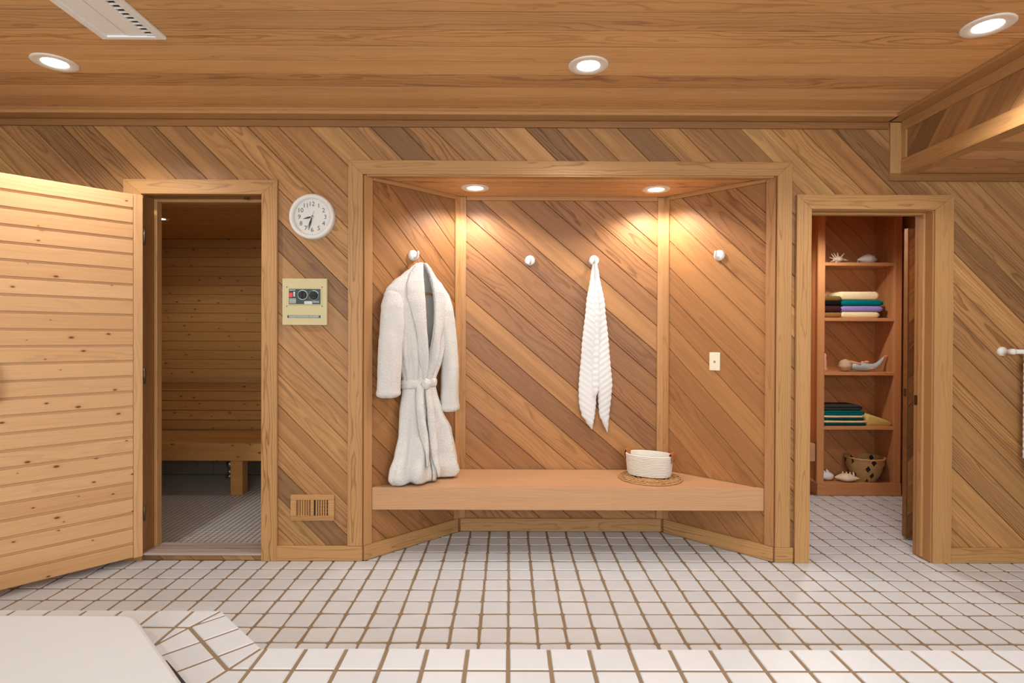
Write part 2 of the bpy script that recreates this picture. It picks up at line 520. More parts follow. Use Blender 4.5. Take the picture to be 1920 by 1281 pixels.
alcove_reg = [(AL + 0.012, 0.0), (AR - 0.012, 0.0), (AR - AD, AD - 0.012), (AL + AD, AD - 0.012)]
closet_reg = [(1.765, 0.0), (2.49, 0.0), (2.49, 0.13), (3.37, 0.13), (3.37, 1.42), (1.70, 1.42), (1.70, 0.13), (1.765, 0.13)]
cells, cut = [], []
for i in range(-29, 30):
    for j in range(-30, 12):
        x0, y0 = i * TP, j * TP
        xc, yc = x0 + TP / 2, y0 + TP / 2
        if j < 0:
            if yc > -1.62 or (xc < -0.9 and yc > -1.4): cells.append((xc, yc))
        else:
            sq = [(x0, y0), (x0 + TP, y0), (x0 + TP, y0 + TP), (x0, y0 + TP)]
            if y0 < AD and AL < xc < AR + 0.1:
                q = clip_convex(sq, alcove_reg)
                if q and area(q) > 0.95 * TP * TP: cells.append((xc, yc))
                elif q and area(q) > 1e-3: cut.append(q)
            if xc > 1.66:
                for rr in ((1.765, 2.49, 0.0, 0.13), (1.70, 3.37, 0.13, 1.43)):
                    q = clip_rect(sq, rr)
                    if q and area(q) > 0.95 * TP * TP: cells.append((xc, yc))
                    elif q and area(q) > 1e-3: cut.append(q)
def in_view(x, y):
    d = y + 3.345
    return d > 0.5 and abs(x / d) < 0.93 and -0.97 < y and (y < 0.02 or AL < x < AR or 1.5 < x < 2.9)
cells.sort(key=lambda p: (not in_view(*p), p[1]))
rv, rf = [], []
rnd = random.Random(3)
for n, (x, y) in enumerate(cells):
    k = rnd.randrange(8); rot = rnd.randrange(4) * PI / 2
    mt = Matrix.Translation((x, y, 0)) @ Matrix.Rotation(rot, 4, 'Z')
    if n < 299 and in_view(x, y): link('tile', TM[k], None, floor, mt)
    else:
        b0 = len(rv); rv += [mt @ Vector(p) for p in TV[k][0]]; rf += [[b0 + q for q in ff] for ff in TV[k][1]]
for q in cut:
    r_ = poly_tile(q)
    if r_:
        b0 = len(rv); rv += r_[0]; rf += [[b0 + t for t in ff] for ff in r_[1]]
tag(pyd('tile_field', rv, rf, M['tile'], floor), kind='stuff')

# ---- raised tub deck
DZ = 0.326
DA, DB = (-1.040, -1.294), (-0.788, -1.540)
deck = struct('tub_deck', (0, -2.0, DZ), 'raised white tiled deck in the foreground stepping around the tub corner', 'deck')
dv = [(-3.9, -1.294), DA, DB, (3.9, -1.54), (3.9, -2.35), (-0.20, -2.35), (-1.35, -1.62), (-3.9, -1.62)]
nb = len(dv)
pyd('riser', [(x, y, 0) for x, y in dv] + [(x, y, DZ - 0.003) for x, y in dv],
    [[i, (i + 1) % nb, nb + (i + 1) % nb, nb + i][::-1] for i in range(nb)] + [list(range(nb, 2 * nb))[::-1]], M['grout'], deck)
MI = (-0.414, -1.0)                           # mitre direction at both corners
def deck_region(reg, origin, ax, rows, i0, i1):
    """rows of tiles along ax (unit), stepping inward (ax rotated -90 deg)"""
    iy = (ax[1], -ax[0])
    for (r0, r1) in rows:
        for i in range(i0, i1):
            cs = [(i * TP, r0), (i * TP, r1), ((i + 1) * TP, r1), ((i + 1) * TP, r0)]
            sq = [(origin[0] + ax[0] * a + iy[0] * b_, origin[1] + ax[1] * a + iy[1] * b_) for a, b_ in cs]
            q = clip_convex(sq, reg)
            if q and area(q) > 2e-4:
                xm, ym = sum(p[0] for p in q) / len(q), sum(p[1] for p in q) / len(q)
                t = poly_tile([(p[0] - xm, p[1] - ym) for p in q])
                if t: pyd('tile', t[0], t[1], M['tile'], deck, Matrix.Translation((xm, ym, DZ)))
dlen = math.hypot(DB[0] - DA[0], DB[1] - DA[1])
dax = ((DB[0] - DA[0]) / dlen, (DB[1] - DA[1]) / dlen)
rowsD = [(-0.02, 0.115), (0.115, 0.2435), (0.2435, 0.372)]
mA = lambda t: (DA[0] + MI[0] * t, DA[1] + MI[1] * t)
mB = lambda t: (DB[0] + MI[0] * t, DB[1] + MI[1] * t)
EO = 0.0075
deck_region([mA(-EO), (-3.9, -1.294 + EO), (-3.9, -1.294 - 0.3), mA(0.3)], (-1.01, -1.294), (1, 0), rowsD[:2], -18, 1)
deck_region([mB(-EO), mA(-EO), mA(0.3), mB(0.3)], (DA[0] + dax[0] * 0.045, DA[1] + dax[1] * 0.045), dax, rowsD[:2], -3, 6)
deck_region([(3.9, -1.54 + EO), mB(-EO), mB(0.6), (3.9, -2.14)], (0.0, -1.54), (1, 0), rowsD + [(0.372, 0.5005)], -10, 26)

# ---- main wall of diagonal cedar boards
SX0, SX1, SZ1 = -2.15, -1.45, 2.148           # sauna opening
KX0, KX1, KZ1 = 1.765, 2.49, 2.075            # closet opening
wb = struct('wall_back', (0, 0, 0), 'long wall of diagonal cedar boards behind the robe alcove', 'wall')
rects = [(-3.9, SX0, 0, CZ), (SX0, SX1, SZ1, CZ), (SX1, AL, 0, CZ), (AL, AR, AZ, CZ), (AR, KX0, 0, CZ), (KX0, KX1, KZ1, CZ), (KX1, 3.9, 0, CZ)]
boards(wb, (0, 0, 0), (1, 0, 0), (0, 0, 1), rects, R(45), 0.128, -0.187 + 0.002, M['cedar'])
bm = bmesh.new()
for u0, u1, v0, v1 in rects: box_bm(bm, u0, u1, 0.010, 0.128, v0 + (0.03 if v0 == AZ else 0), v1)
from_bm('backing', bm, M['wallback'], wb)
ws = struct('trim_sill_skirt', (-1.8, 0, 0), 'short diagonal board ends below the sauna door sill', 'trim')
boards(ws, (0, -0.002, 0), (1, 0, 0), (0, 0, 1), [(SX0, SX1, 0, 0.032)], R(45), 0.128, -0.187 + 0.03, M['cedar'])

# ---- alcove
wl = struct('wall_alcove_left', (AL, 0, 0), 'splayed diagonal board side wall behind the hanging robe', 'wall')
Ls = AD / S2
boards(wl, (AL, 0, 0), (S2, S2, 0), (0, 0, 1), [(0, Ls, 0, AZ + 0.03)], R(45), 0.128, 0.05, M['cedar2'])
wr = struct('wall_alcove_right', (AR, 0, 0), 'splayed diagonal board side wall with the ivory outlet plate', 'wall')
boards(wr, (AR - AD, AD, 0), (S2, -S2, 0), (0, 0, 1), [(0, Ls, 0, AZ + 0.03)], R(45), 0.128, 0.018, M['cedar2'])
wk = struct('wall_alcove_back', (0.35, AD, 0), 'flat diagonal board wall at the back of the alcove', 'wall')
boards(wk, (0, AD, 0), (1, 0, 0), (0, 0, 1), [(AL + AD, AR - AD, 0, AZ + 0.03)], R(40.5), 0.137, 0.071, M['cedar2'])
box('backing', AL + AD - 0.05, AR - AD + 0.05, AD + 0.010, AD + 0.05, 0, AZ + 0.06, M['wallback'], wk, 0)
beam('backing', (AL - 0.036 + S2 * Ls / 2 - S2 * 0.34, S2 * Ls / 2 - S2 * 0.34 + 0.036, 1.15), (AL - 0.036 + S2 * Ls / 2 + S2 * 0.42, S2 * Ls / 2 + S2 * 0.42 + 0.036, 1.15), (S2, -S2, 0), 2.3, 0.034, M['wallback'], wl, bev=0)
beam('backing', (AR + 0.036 - S2 * Ls / 2 - S2 * 0.42, S2 * Ls / 2 + S2 * 0.42 + 0.036, 1.15), (AR + 0.036 - S2 * Ls / 2 + S2 * 0.34, S2 * Ls / 2 - S2 * 0.34 + 0.036, 1.15), (-S2, -S2, 0), 2.3, 0.034, M['wallback'], wr, bev=0)
ca = struct('ceiling_alcove', (0.35, 0.26, AZ), 'low cedar board ceiling inside the alcove', 'ceiling')
boards(ca, (0, 0, AZ), (1, 0, 0), (0, -1, 0), [(AL, AR, -AD, 0.0)], 0.0, 0.13, 0.0, M['ceil'])
box('backing', AL, AR, 0.005, AD + 0.05, AZ + 0.010, AZ + 0.05, M['wallback'], ca, 0)

T1 = 0.018
ct = struct('trim_1', (0.35, 0, AZ), 'mitred fir casing framing the front of the robe alcove', 'trim')
zb = 0.090
beam('side_casing', (AL - 0.043, 0, zb), (AL - 0.043, 0, AZ + 0.04), (0, -1, 0), 0.086, T1, M['trim'], ct, 0, 0.953)
beam('side_casing', (AR + 0.043, 0, zb), (AR + 0.043, 0, AZ + 0.04), (0, -1, 0), 0.086, T1, M['trim'], ct, 0, -0.953)
beam('head_casing', (AL - 0.043, 0, AZ + 0.04), (AR + 0.043, 0, AZ + 0.04), (0, -1, 0), 0.082, T1, M['trim'], ct, -1.049, 1.049)
beam('head_return', (AL + 0.02, 0.012, AZ), (AR - 0.02, 0.012, AZ), (0, 0, -1), 0.05, 0.012, M['trim'], ct)
# strips on the splayed sides and in the back corners
def splay(side, s):
    return Vector((AL + s * S2, s * S2, 0)) if side < 0 else Vector((AR - s * S2, s * S2, 0))
for sd, nn, tr in ((-1, (S2, -S2, 0), 'left'), (1, (-S2, -S2, 0), 'right')):
    ctr = struct('trim_alcove_' + tr, splay(sd, 0.3), 'upright fir strips and cove on the %s splayed alcove wall' % tr, 'trim')
    for s, wd in ((0.027, 0.054), (Ls - 0.024, 0.044)):
        p = splay(sd, s)
        beam('corner_strip', p + Vector((0, 0, zb)), p + Vector((0, 0, AZ - 0.002)), nn, wd, 0.014, M['trim2'], ctr)
    a, b_ = splay(sd, 0.055), splay(sd, Ls - 0.046)
    if sd > 0: a, b_ = b_, a
    beam('cove', a + Vector((0, 0, AZ - 0.013)), b_ + Vector((0, 0, AZ - 0.013)), nn, 0.026, 0.02, M['trim2'], ctr)
ctb = struct('trim_alcove_back', (0.35, AD, 0), 'upright fir strips and cove framing the back of the alcove', 'trim')
for x in (AL + AD + 0.022, AR - AD - 0.022):
    beam('corner_strip', (x, AD, zb), (x, AD, AZ - 0.002), (0, -1, 0), 0.044, 0.014, M['trim2'], ctb)
beam('cove', (AL + AD + 0.046, AD, AZ - 0.013), (AR - AD - 0.046, AD, AZ - 0.013), (0, -1, 0), 0.026, 0.02, M['trim2'], ctb)

# baseboards
BH, BT = 0.088, 0.018
def base(name, p0, p1, nrm, label, m0=0, m1=0):
    tag(beam(name, (p0[0], p0[1], BH / 2 + 0.001), (p1[0], p1[1], BH / 2 + 0.001), nrm, BH, BT, M['trim'], None, bev=0.003), label, 'baseboard', kind='structure')
e_ = BT * math.tan(R(22.5))
base('baseboard_left', (-1.362, 0), (AL + e_ * 0.2, 0), (0, -1, 0), 'cedar baseboard under the wooden floor register')
base('baseboard_alcove_left', (AL + 0.001, 0.001), (AL + AD - 0.012, AD - 0.012), (S2, -S2, 0), 'angled baseboard under the left end of the bench')
base('baseboard_alcove_back', (AL + AD + 0.012, AD), (AR - AD - 0.012, AD), (0, -1, 0), 'shaded baseboard at the back beneath the bench')
base('baseboard_alcove_right', (AR - AD + 0.012, AD - 0.012), (AR - 0.001, 0.001), (-S2, -S2, 0), 'angled baseboard under the right end of the bench')
base('baseboard_middle', (AR - e_ * 0.2, 0), (1.672, 0), (0, -1, 0), 'short baseboard between the alcove and the closet door')
base('baseboard_right', (2.598, 0), (3.9, 0), (0, -1, 0), 'baseboard below the towel bar on the far right')

# ---- door casings, jambs, sill
def casing(name, x0, x1, z1, wL, wR, wT, label, zb0=0.0):
    t = struct(name, ((x0 + x1) / 2, 0, 0), label, 'trim')
    beam('side_casing', (x0 - wL / 2, 0, zb0), (x0 - wL / 2, 0, z1 + wT / 2), (0, -1, 0), wL, 0.022, M['trim'], t, 0, wT / wL)
    beam('side_casing', (x1 + wR / 2, 0, zb0), (x1 + wR / 2, 0, z1 + wT / 2), (0, -1, 0), wR, 0.022, M['trim'], t, 0, -wT / wR)
    beam('head_casing', (x0 - wL / 2, 0, z1 + wT / 2), (x1 + wR / 2, 0, z1 + wT / 2), (0, -1, 0), wT, 0.022, M['trim'], t, -wL / wT, wR / wT)
    return t
cs = casing('trim_2', SX0, SX1, SZ1, 0.106, 0.092, 0.085, 'fir casing around the sauna doorway')
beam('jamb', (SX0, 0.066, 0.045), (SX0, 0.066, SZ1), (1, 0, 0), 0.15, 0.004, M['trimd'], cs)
beam('jamb', (SX1, 0.066, 0.045), (SX1, 0.066, SZ1), (-1, 0, 0), 0.15, 0.004, M['trim'], cs)
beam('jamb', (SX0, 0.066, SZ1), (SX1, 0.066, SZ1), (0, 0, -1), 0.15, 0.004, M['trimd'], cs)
beam('door_stop', (SX0 + 0.004, 0.115, 0.045), (SX0 + 0.004, 0.115, SZ1 - 0.004), (1, 0, 0), 0.05, 0.018, M['trim'], cs)
beam('door_stop', (SX1 - 0.004, 0.115, 0.045), (SX1 - 0.004, 0.115, SZ1 - 0.004), (-1, 0, 0), 0.05, 0.014, M['trim'], cs)
beam('door_stop', (SX0 + 0.02, 0.115, SZ1 - 0.004), (SX1 - 0.02, 0.115, SZ1 - 0.004), (0, 0, -1), 0.05, 0.018, M['trim'], cs)
box('backing', SX0, SX1, 0.010, 0.160, 0.0, 0.031, M['wallback'], ws, 0)
tag(beam('trim_3', (SX0 - 0.002, 0.070, 0.032), (SX1 + 0.002, 0.070, 0.032), (0, 0, 1), 0.186, 0.013, M['sillwood'], None, bev=0.004),
    'worn wooden sill across the sauna doorway', 'sill', kind='structure')
lt = bmesh.new()
lathe_bm(lt, [(0, -0.002), (0.014, -0.002), (0.016, 0.003), (0.012, 0.008), (0, 0.009)], 16)
from_bm('roller_catch', lt, M['bronze'], cs, Matrix.Translation((-1.57, 0.055, SZ1 - 0.004)) @ Matrix.Rotation(PI, 4, 'X'))

ck = casing('trim_4', KX0, KX1, KZ1, 0.086, 0.108, 0.086, 'wide fir casing around the closet doorway')
beam('jamb', (KX0, 0.066, 0.0), (KX0, 0.066, KZ1), (1, 0, 0), 0.15, 0.004, M['trim'], ck)
beam('jamb', (KX1, 0.066, 0.0), (KX1, 0.066, KZ1), (-1, 0, 0), 0.15, 0.006, M['trim'], ck)
beam('jamb', (KX0, 0.066, KZ1), (KX1, 0.066, KZ1), (0, 0, -1), 0.15, 0.004, M['trim'], ck)
beam('door_stop', (KX1 - 0.006, 0.07, 0.012), (KX1 - 0.006, 0.07, KZ1 - 0.004), (-1, 0, 0), 0.04, 0.014, M['trim'], ck)
beam('door_stop', (KX0 + 0.004, 0.07, 0.012), (KX0 + 0.004, 0.07, KZ1 - 0.004), (1, 0, 0), 0.04, 0.012, M['trim'], ck)
beam('door_stop', (KX0 + 0.02, 0.07, KZ1 - 0.004), (KX1 - 0.02, 0.07, KZ1 - 0.004), (0, 0, -1), 0.04, 0.012, M['trim'], ck)
bm = bmesh.new(); box_bm(bm, -0.0015, 0.0, -0.017, 0.017, -0.03, 0.03, 0.0004); box_bm(bm, -0.0022, -0.0012, -0.007, 0.007, -0.012, 0.012)
stp = from_bm('strike_plate', bm, M['bronze'], ck, Matrix.Translation((KX1 - 0.006, 0.118, 0.945)))

# ---- main ceiling
ce = struct('ceiling', (0, -1.8, CZ), 'ceiling of long horizontal cedar boards with recessed lights', 'ceiling')
planks(ce, (-3.9, -0.003, CZ), (1, 0, 0), (0, 0, -1), 6.2, 26 * 0.136, 0.136, M['ceil'], 'board', 0.0050, 0.0008, 0.016)
box('light_seal_slab', -3.98, 3.98, -5.7, 2.35, CZ + 0.018, CZ + 0.10, M['wallback'], ce, 0)  # unseen slab added over all rooms to stop sky light leaking in
t5 = struct('trim_5', (0, 0, CZ), 'double cedar molding where the ceiling meets the board wall', 'trim')
beam('ceiling_strip', (-3.9, -0.052, CZ), (2.22, -0.052, CZ), (0, 0, -1), 0.10, 0.018, M['trim'], t5)
beam('wall_strip', (-3.9, 0, 2.566), (2.215, 0, 2.566), (0, -1, 0), 0.038, 0.016, M['trimd'], t5)

# ---- dropped soffit at upper right
SFX, SFZ = 2.30, 2.29
sf = struct('ceiling_soffit', (SFX, -1.5, SFZ), 'dropped cedar soffit running toward the viewer at upper right', 'soffit')
boards(sf, (SFX, 0, 0), (0, -1, 0), (0, 0, 1), [(0, 3.6, SFZ, CZ)], R(-48), 0.128, 0.03, M['cedar'])
planks(sf, (SFX, -0.003, SFZ), (1, 0, 0), (0, 0, -1), 1.6, 3.4, 0.136, M['ceil'], 'board', 0.0050, 0.0008, 0.016)
box('backing', SFX + 0.010, 3.9, -3.7, 0.0, SFZ + 0.018, CZ, M['wallback'], sf, 0)
t6 = struct('trim_6', (SFX, -1.5, SFZ), 'cedar strips edging the dropped soffit', 'trim')
beam('bottom_strip', (SFX, -0.012, SFZ + 0.036), (SFX, -3.6, SFZ + 0.036), (-1, 0, 0), 0.082, 0.014, M['trim'], t6)
beam('under_strip', (SFX + 0.028, -0.012, SFZ), (SFX + 0.028, -3.6, SFZ), (0, 0, -1), 0.085, 0.012, M['trim'], t6)
beam('top_strip', (SFX, -0.02, CZ - 0.045), (SFX, -3.6, CZ - 0.045), (-1, 0, 0), 0.055, 0.014, M['trim'], t6)
beam('ceiling_strip', (SFX - 0.05, -0.02, CZ), (SFX - 0.05, -3.6, CZ), (0, 0, -1), 0.09, 0.018, M['trim'], t6)
beam('corner_strip', (SFX, -0.028, SFZ + 0.08), (SFX, -0.028, CZ - 0.072), (-1, 0, 0), 0.05, 0.012, M['trim'], t6)
beam('wall_strip', (SFX - 0.036, 0, SFZ - 0.045), (SFX - 0.036, 0, CZ - 0.02), (0, -1, 0), 0.075, 0.016, M['trim'], t6)
beam('wall_strip', (SFX - 0.073, 0, SFZ - 0.024), (3.9, 0, SFZ - 0.024), (0, -1, 0), 0.044, 0.018, M['trimd'], t6)

# ---- the rest of the room, behind and beside the camera
for nm, x0, x1, lab in (('wall_left', -3.98, -3.9, 'plain side wall on the left of the room'), ('wall_right', 3.9, 3.98, 'plain side wall on the right of the room')):
    tag(box(nm, x0, x1, -5.7, 2.35, -0.1, CZ + 0.1, M['drywall'], None, 0), lab, 'wall', kind='structure')
tag(box('wall_light_seal', -3.98, 3.98, 2.27, 2.35, -0.1, CZ + 0.1, M['wallback'], None, 0), 'added unseen wall sealing out sky light behind the sauna and closet', 'wall', kind='structure')  # added to close the back rooms against outside light
wf = struct('wall_front', (0, -5.6, 0), 'wall with an added broad window behind the viewer', 'wall')
WX, WZ0, WZ1 = 3.2, 1.15, 2.45
for k, (x0, x1, z0, z1) in enumerate(((-3.9, -WX, -0.1, CZ + 0.1), (WX, 3.9, -0.1, CZ + 0.1), (-WX, WX, -0.1, WZ0), (-WX, WX, WZ1, CZ + 0.1))):
    box('panel', x0, x1, -5.7, -5.6, z0, z1, M['drywall'], wf, 0)
wn_ = struct('window_added', (0, -5.65, WZ0), 'added broad four pane window, unseen behind the viewer', 'window')  # unseen window added to light the room, its opening shaped for that
for x in (-WX + 0.03, -WX / 2, 0, WX / 2, WX - 0.03): box('mullion', x - 0.03, x + 0.03, -5.68, -5.62, WZ0, WZ1, M['enamel'], wn_)
for z in (WZ0 + 0.03, WZ1 - 0.03): box('rail', -WX, WX, -5.68, -5.62, z - 0.03, z + 0.03, M['enamel'], wn_)
mg, nt, bs = new_mat('window_glass')
b = NB(nt)
tr = b.n('ShaderNodeBsdfTransparent'); gl = b.n('ShaderNodeBsdfGlossy'); gl.inputs['Roughness'].default_value = 0.02
mx = b.n('ShaderNodeMixShader'); mx.inputs[0].default_value = 0.06
b.l(tr.outputs[0], mx.inputs[1]); b.l(gl.outputs[0], mx.inputs[2]); b.l(mx.outputs[0], nt.nodes['Material Output'].inputs[0])
M['glass'] = mg
for k in range(4): box('pane', -WX + k * WX / 2 + 0.06, -WX + (k + 1) * WX / 2 - 0.04, -5.652, -5.648, WZ0 + 0.06, WZ1 - 0.06, mg, wn_, 0)
pl_ = bpy.data.lights.new('window_portal', 'AREA')
pl_.shape = 'RECTANGLE'; pl_.size = 2 * WX; pl_.size_y = WZ1 - WZ0
pl_.cycles.is_portal = True
po = bpy.data.objects.new('window_portal', pl_); C.objects.link(po)
po.matrix_world = Matrix.Translation((0, -5.6, (WZ0 + WZ1) / 2)) @ Matrix.Rotation(R(90), 4, 'X')

# ---- sauna behind the left doorway
SB, SC = 2.06, 2.24                            # back wall, ceiling
sfl = struct('floor_sauna', (-2.4, 1.1, 0), 'small pale mosaic tile floor inside the sauna', 'floor')
box('grout_bed', -3.75, -1.1, 0.163, SB + 0.05, -0.1, -0.0015, M['dgrout'], sfl, 0)
mv, mf = [], []
mp, mh = 0.0385, 0.0385 / 2 - 0.0030
for i in range(62):
    for j in range(49):
        x, y = -3.68 + (i + 0.5) * mp, 0.168 + (j + 0.5) * mp
        if x > -1.16: continue
        k = len(mv)
        mv += [(x - mh, y - mh, -0.002), (x + mh, y - mh, -0.002), (x + mh, y + mh, -0.002), (x - mh, y + mh, -0.002),
               (x - mh + 0.001, y - mh + 0.001, 0), (x + mh - 0.001, y - mh + 0.001, 0), (x + mh - 0.001, y + mh - 0.001, 0), (x - mh + 0.001, y + mh - 0.001, 0)]
        mf += [(k + 4, k + 5, k + 6, k + 7)] + [(k + q, k + (q + 1) % 4, k + 4 + (q + 1) % 4, k + 4 + q) for q in range(4)]
tag(pyd('mosaic_field', mv, mf, M['mosaic'], sfl), kind='stuff')
wsb = struct('wall_sauna_back', (-2.5, SB, 0), 'back wall of horizontal knotty pine planks in the sauna', 'wall')
planks(wsb, (-3.72, SB, 0.30), (1, 0, 0), (0, -1, 0), 2.6, 22 * 0.0882, 0.0882, M['saunapine'], 'plank', 0.002, 0.003, 0.014)
planks(wsb, (-3.72, SB - 0.022, 0.43), (1, 0, 0), (0, -1, 0), 2.6, 5 * 0.0915, 0.0915, M['saunapine'], 'plank', 0.008, 0.003, 0.014)
beam('cap_rail', (-3.72, SB - 0.016, 0.905), (-1.12, SB - 0.016, 0.905), (0, -1, 0), 0.05, 0.05, M['trim'], wsb)  # trim wood stands in for the rail's lit top face
tv = [(x, 0) for x in range(18)]
for i in range(18):
    box('wall_tile', -3.72 + i * 0.152 + 0.002, -3.72 + (i + 1) * 0.152 - 0.002, SB - 0.012, SB, 0.004, 0.30, M['walltile'], wsb, 0.002)
box('backing', -3.9, -1.0, SB + 0.016, SB + 0.1, -0.1, CZ, M['wallback'], wsb, 0)
wsl = struct('wall_sauna_left', (-3.72, 1.1, 0), 'left pine plank wall of the sauna', 'wall')
planks(wsl, (-3.70, 0.13, 0.0), (0, 1, 0), (1, 0, 0), 1.93, 26 * 0.0882, 0.0882, M['saunapine'], 'plank', 0.002, 0.003, 0.014)
box('backing', -3.78, -3.716, 0.1, SB, -0.1, CZ, M['wallback'], wsl, 0)
wsr = struct('wall_sauna_right', (-1.14, 1.1, 0), 'right pine plank wall of the sauna', 'wall')
box('panel', -1.14, -1.06, 0.1, SB, -0.1, CZ, M['saunapine'], wsr, 0)
wsf = struct('wall_sauna_front', (-2.4, 0.14, 0), 'pine wall around the sauna doorway seen from inside', 'wall')
for x0, x1, z0, z1 in ((-3.72, SX0 - 0.002, 0, SC), (SX1 + 0.002, -1.1, 0, SC), (SX0 - 0.002, SX1 + 0.002, SZ1 + 0.006, SC)):
    box('panel', x0, x1, 0.13, 0.142, z0, z1, M['saunapine'], wsf, 0)
csn = struct('ceiling_sauna', (-2.4, 1.1, SC), 'dim plank ceiling inside the sauna', 'ceiling')
planks(csn, (-3.72, SB, SC), (1, 0, 0), (0, 0, -1), 2.6, 22 * 0.0882, 0.0882, M['saunapine'], 'plank', 0.002, 0.003, 0.014)
box('backing', -3.8, -1.0, 0.1, SB + 0.05, SC + 0.016, SC + 0.06, M['wallback'], csn, 0)

# ---- closet behind the right doorway
KB, KC, KR = 1.68, 2.42, 3.385
wkb = struct('wall_closet_back', (2.5, KB, 0), 'diagonal board wall at the back of the closet shelves', 'wall')
boards(wkb, (0, KB, 0), (1, 0, 0), (0, 0, 1), [(1.66, KR, 0, KC)], R(45), 0.128, 0.04, M['closet'])
box('backing', 1.6, 3.5, KB + 0.010, KB + 0.08, -0.1, CZ, M['wallback'], wkb, 0)
wkr = struct('wall_closet_right', (KR, 0.8, 0), 'diagonal board side wall of the closet', 'wall')
boards(wkr, (KR, 0, 0), (0, -1, 0), (0, 0, 1), [(-KB, -0.13, 0, KC)], R(45), 0.128, 0.02, M['closet'])
box('backing', KR + 0.010, KR + 0.08, 0.1, KB + 0.05, -0.1, CZ, M['wallback'], wkr, 0)
wkl = struct('wall_closet_left', (1.66, 0.8, 0), 'plain cedar side wall of the closet on the left', 'wall')
box('panel', 1.60, 1.66, 0.13, KB + 0.05, -0.1, CZ, M['closet'], wkl, 0)
wkf = struct('wall_closet_front', (2.4, 0.14, 0), 'cedar wall around the closet doorway seen from inside', 'wall')
for x0, x1, z0, z1 in ((1.66, KX0 - 0.002, 0, KC), (KX1 + 0.002, KR, 0, KC), (KX0 - 0.002, KX1 + 0.002, KZ1 + 0.006, KC)):
    box('panel', x0, x1, 0.13, 0.142, z0, z1, M['closet'], wkf, 0)
ckc = struct('ceiling_closet', (2.5, 0.9, KC), 'flat cedar ceiling of the closet', 'ceiling')
box('panel', 1.6, 3.5, 0.1, KB + 0.05, KC, KC + 0.06, M['closet'], ckc, 0)

# ---- recessed downlights
def downlight(name, x, y, z, r, label, watts, parent_group, lens=None, spot=True):
    t = thing(name, (x, y, z), label, 'ceiling light', parent_group)
    lathe('trim_ring', [(r * 0.56, 0.0), (r * 0.56, -0.001), (r * 0.60, -0.004), (r * 0.93, -0.006), (r, -0.003), (r, 0.0)], M['ringw'], t, Matrix.Translation((x, y, z)), 40)
    lathe('lens', [(0, -0.0042), (r * 0.40, -0.0034), (r * 0.565, -0.0012)], M['lens'], t, Matrix.Translation((x, y, z)), 32)
    ld = bpy.data.lights.new(name + '_light', 'SPOT')
    ld.spot_size = R(146); ld.spot_blend = 0.55; ld.shadow_soft_size = r * 0.5; ld.energy = watts; ld.color = WARM
    lo = bpy.data.objects.new(name + '_light', ld); C.objects.link(lo)
    lo.matrix_world = Matrix.Translation((x, y, z - 0.03))
    lo.parent = t; lo.matrix_parent_inverse = t.matrix_world.inverted()
    return t
DL = 'recessed ceiling downlights'
downlight('downlight', -2.147, -0.655, CZ, 0.094, 'round recessed downlight at upper left near the ceiling vent', LAMP, DL)
downlight('downlight', 0.368, -0.653, CZ, 0.094, 'round recessed downlight in the middle of the ceiling above the alcove', LAMP, DL)
downlight('downlight', 1.956, -1.010, CZ, 0.094, 'round recessed downlight at upper right beside the soffit', LAMP, DL)
for k, (x, y) in enumerate(((-2.15, -2.9), (0.37, -2.9), (1.956, -3.2), (-2.15, -4.7), (0.37, -4.7), (1.956, -4.8))):  # unseen lamps added to brighten the room
    downlight('downlight', x, y, CZ, 0.094, 'added unseen downlight in the ceiling behind the viewer', LAMP, 'added downlights behind the viewer')
downlight('downlight', -0.222, 0.285, AZ, 0.089, 'round recessed downlight in the alcove ceiling above the robe', LAMP_A, DL)
downlight('downlight', 0.936, 0.300, AZ, 0.089, 'round recessed downlight in the alcove ceiling above the coiled rope basket', LAMP_A, DL)
downlight('downlight', -2.745, 1.135, SC, 0.06, 'small bright downlight inside the dark sauna', 9.0, DL)
downlight('downlight', 2.35, 0.85, KC, 0.08, 'closet ceiling downlight hidden above the doorway', 46.0, DL)

# ---- ceiling vent
vt = thing('ceiling_vent', (-1.615, -1.2, CZ), 'long white metal ceiling vent with a row of dark slots', 'vent')
vx0, vx1, vy0, vy1 = -1.752, -1.478, -1.62, -0.892
for a in ((vx0, vx0 + 0.032, vy0, vy1), (vx1 - 0.032, vx1, vy0, vy1), (vx0 + 0.032, vx1 - 0.032, vy1 - 0.022, vy1), (vx0 + 0.032, vx1 - 0.032, vy0, vy0 + 0.022)):
    box('frame', a[0], a[1], a[2], a[3], CZ - 0.014, CZ, M['enamel'], vt, 0.002)
box('panel', vx0 + 0.032, vx0 + 0.118, vy0 + 0.022, vy1 - 0.022, CZ - 0.007, CZ, M['enamel'], vt, 0.001)
box('panel', vx0 + 0.124, vx1 - 0.068, vy0 + 0.022, vy1 - 0.022, CZ - 0.009, CZ, M['enamel'], vt, 0.001)
box('seam', vx0 + 0.118, vx0 + 0.124, vy0 + 0.022, vy1 - 0.022, CZ - 0.002, CZ, M['steel'], vt, 0)
box('slot_back', vx1 - 0.068, vx1 - 0.032, vy0 + 0.022, vy1 - 0.022, CZ - 0.0015, CZ, M['black'], vt, 0)
for k in range(24):
    y = vy1 - 0.032 - k * 0.0275
    box('louver', vx1 - 0.068, vx1 - 0.032, y - 0.0034, y + 0.0034, CZ - 0.010, CZ - 0.002, M['enamel'], vt, 0.001)

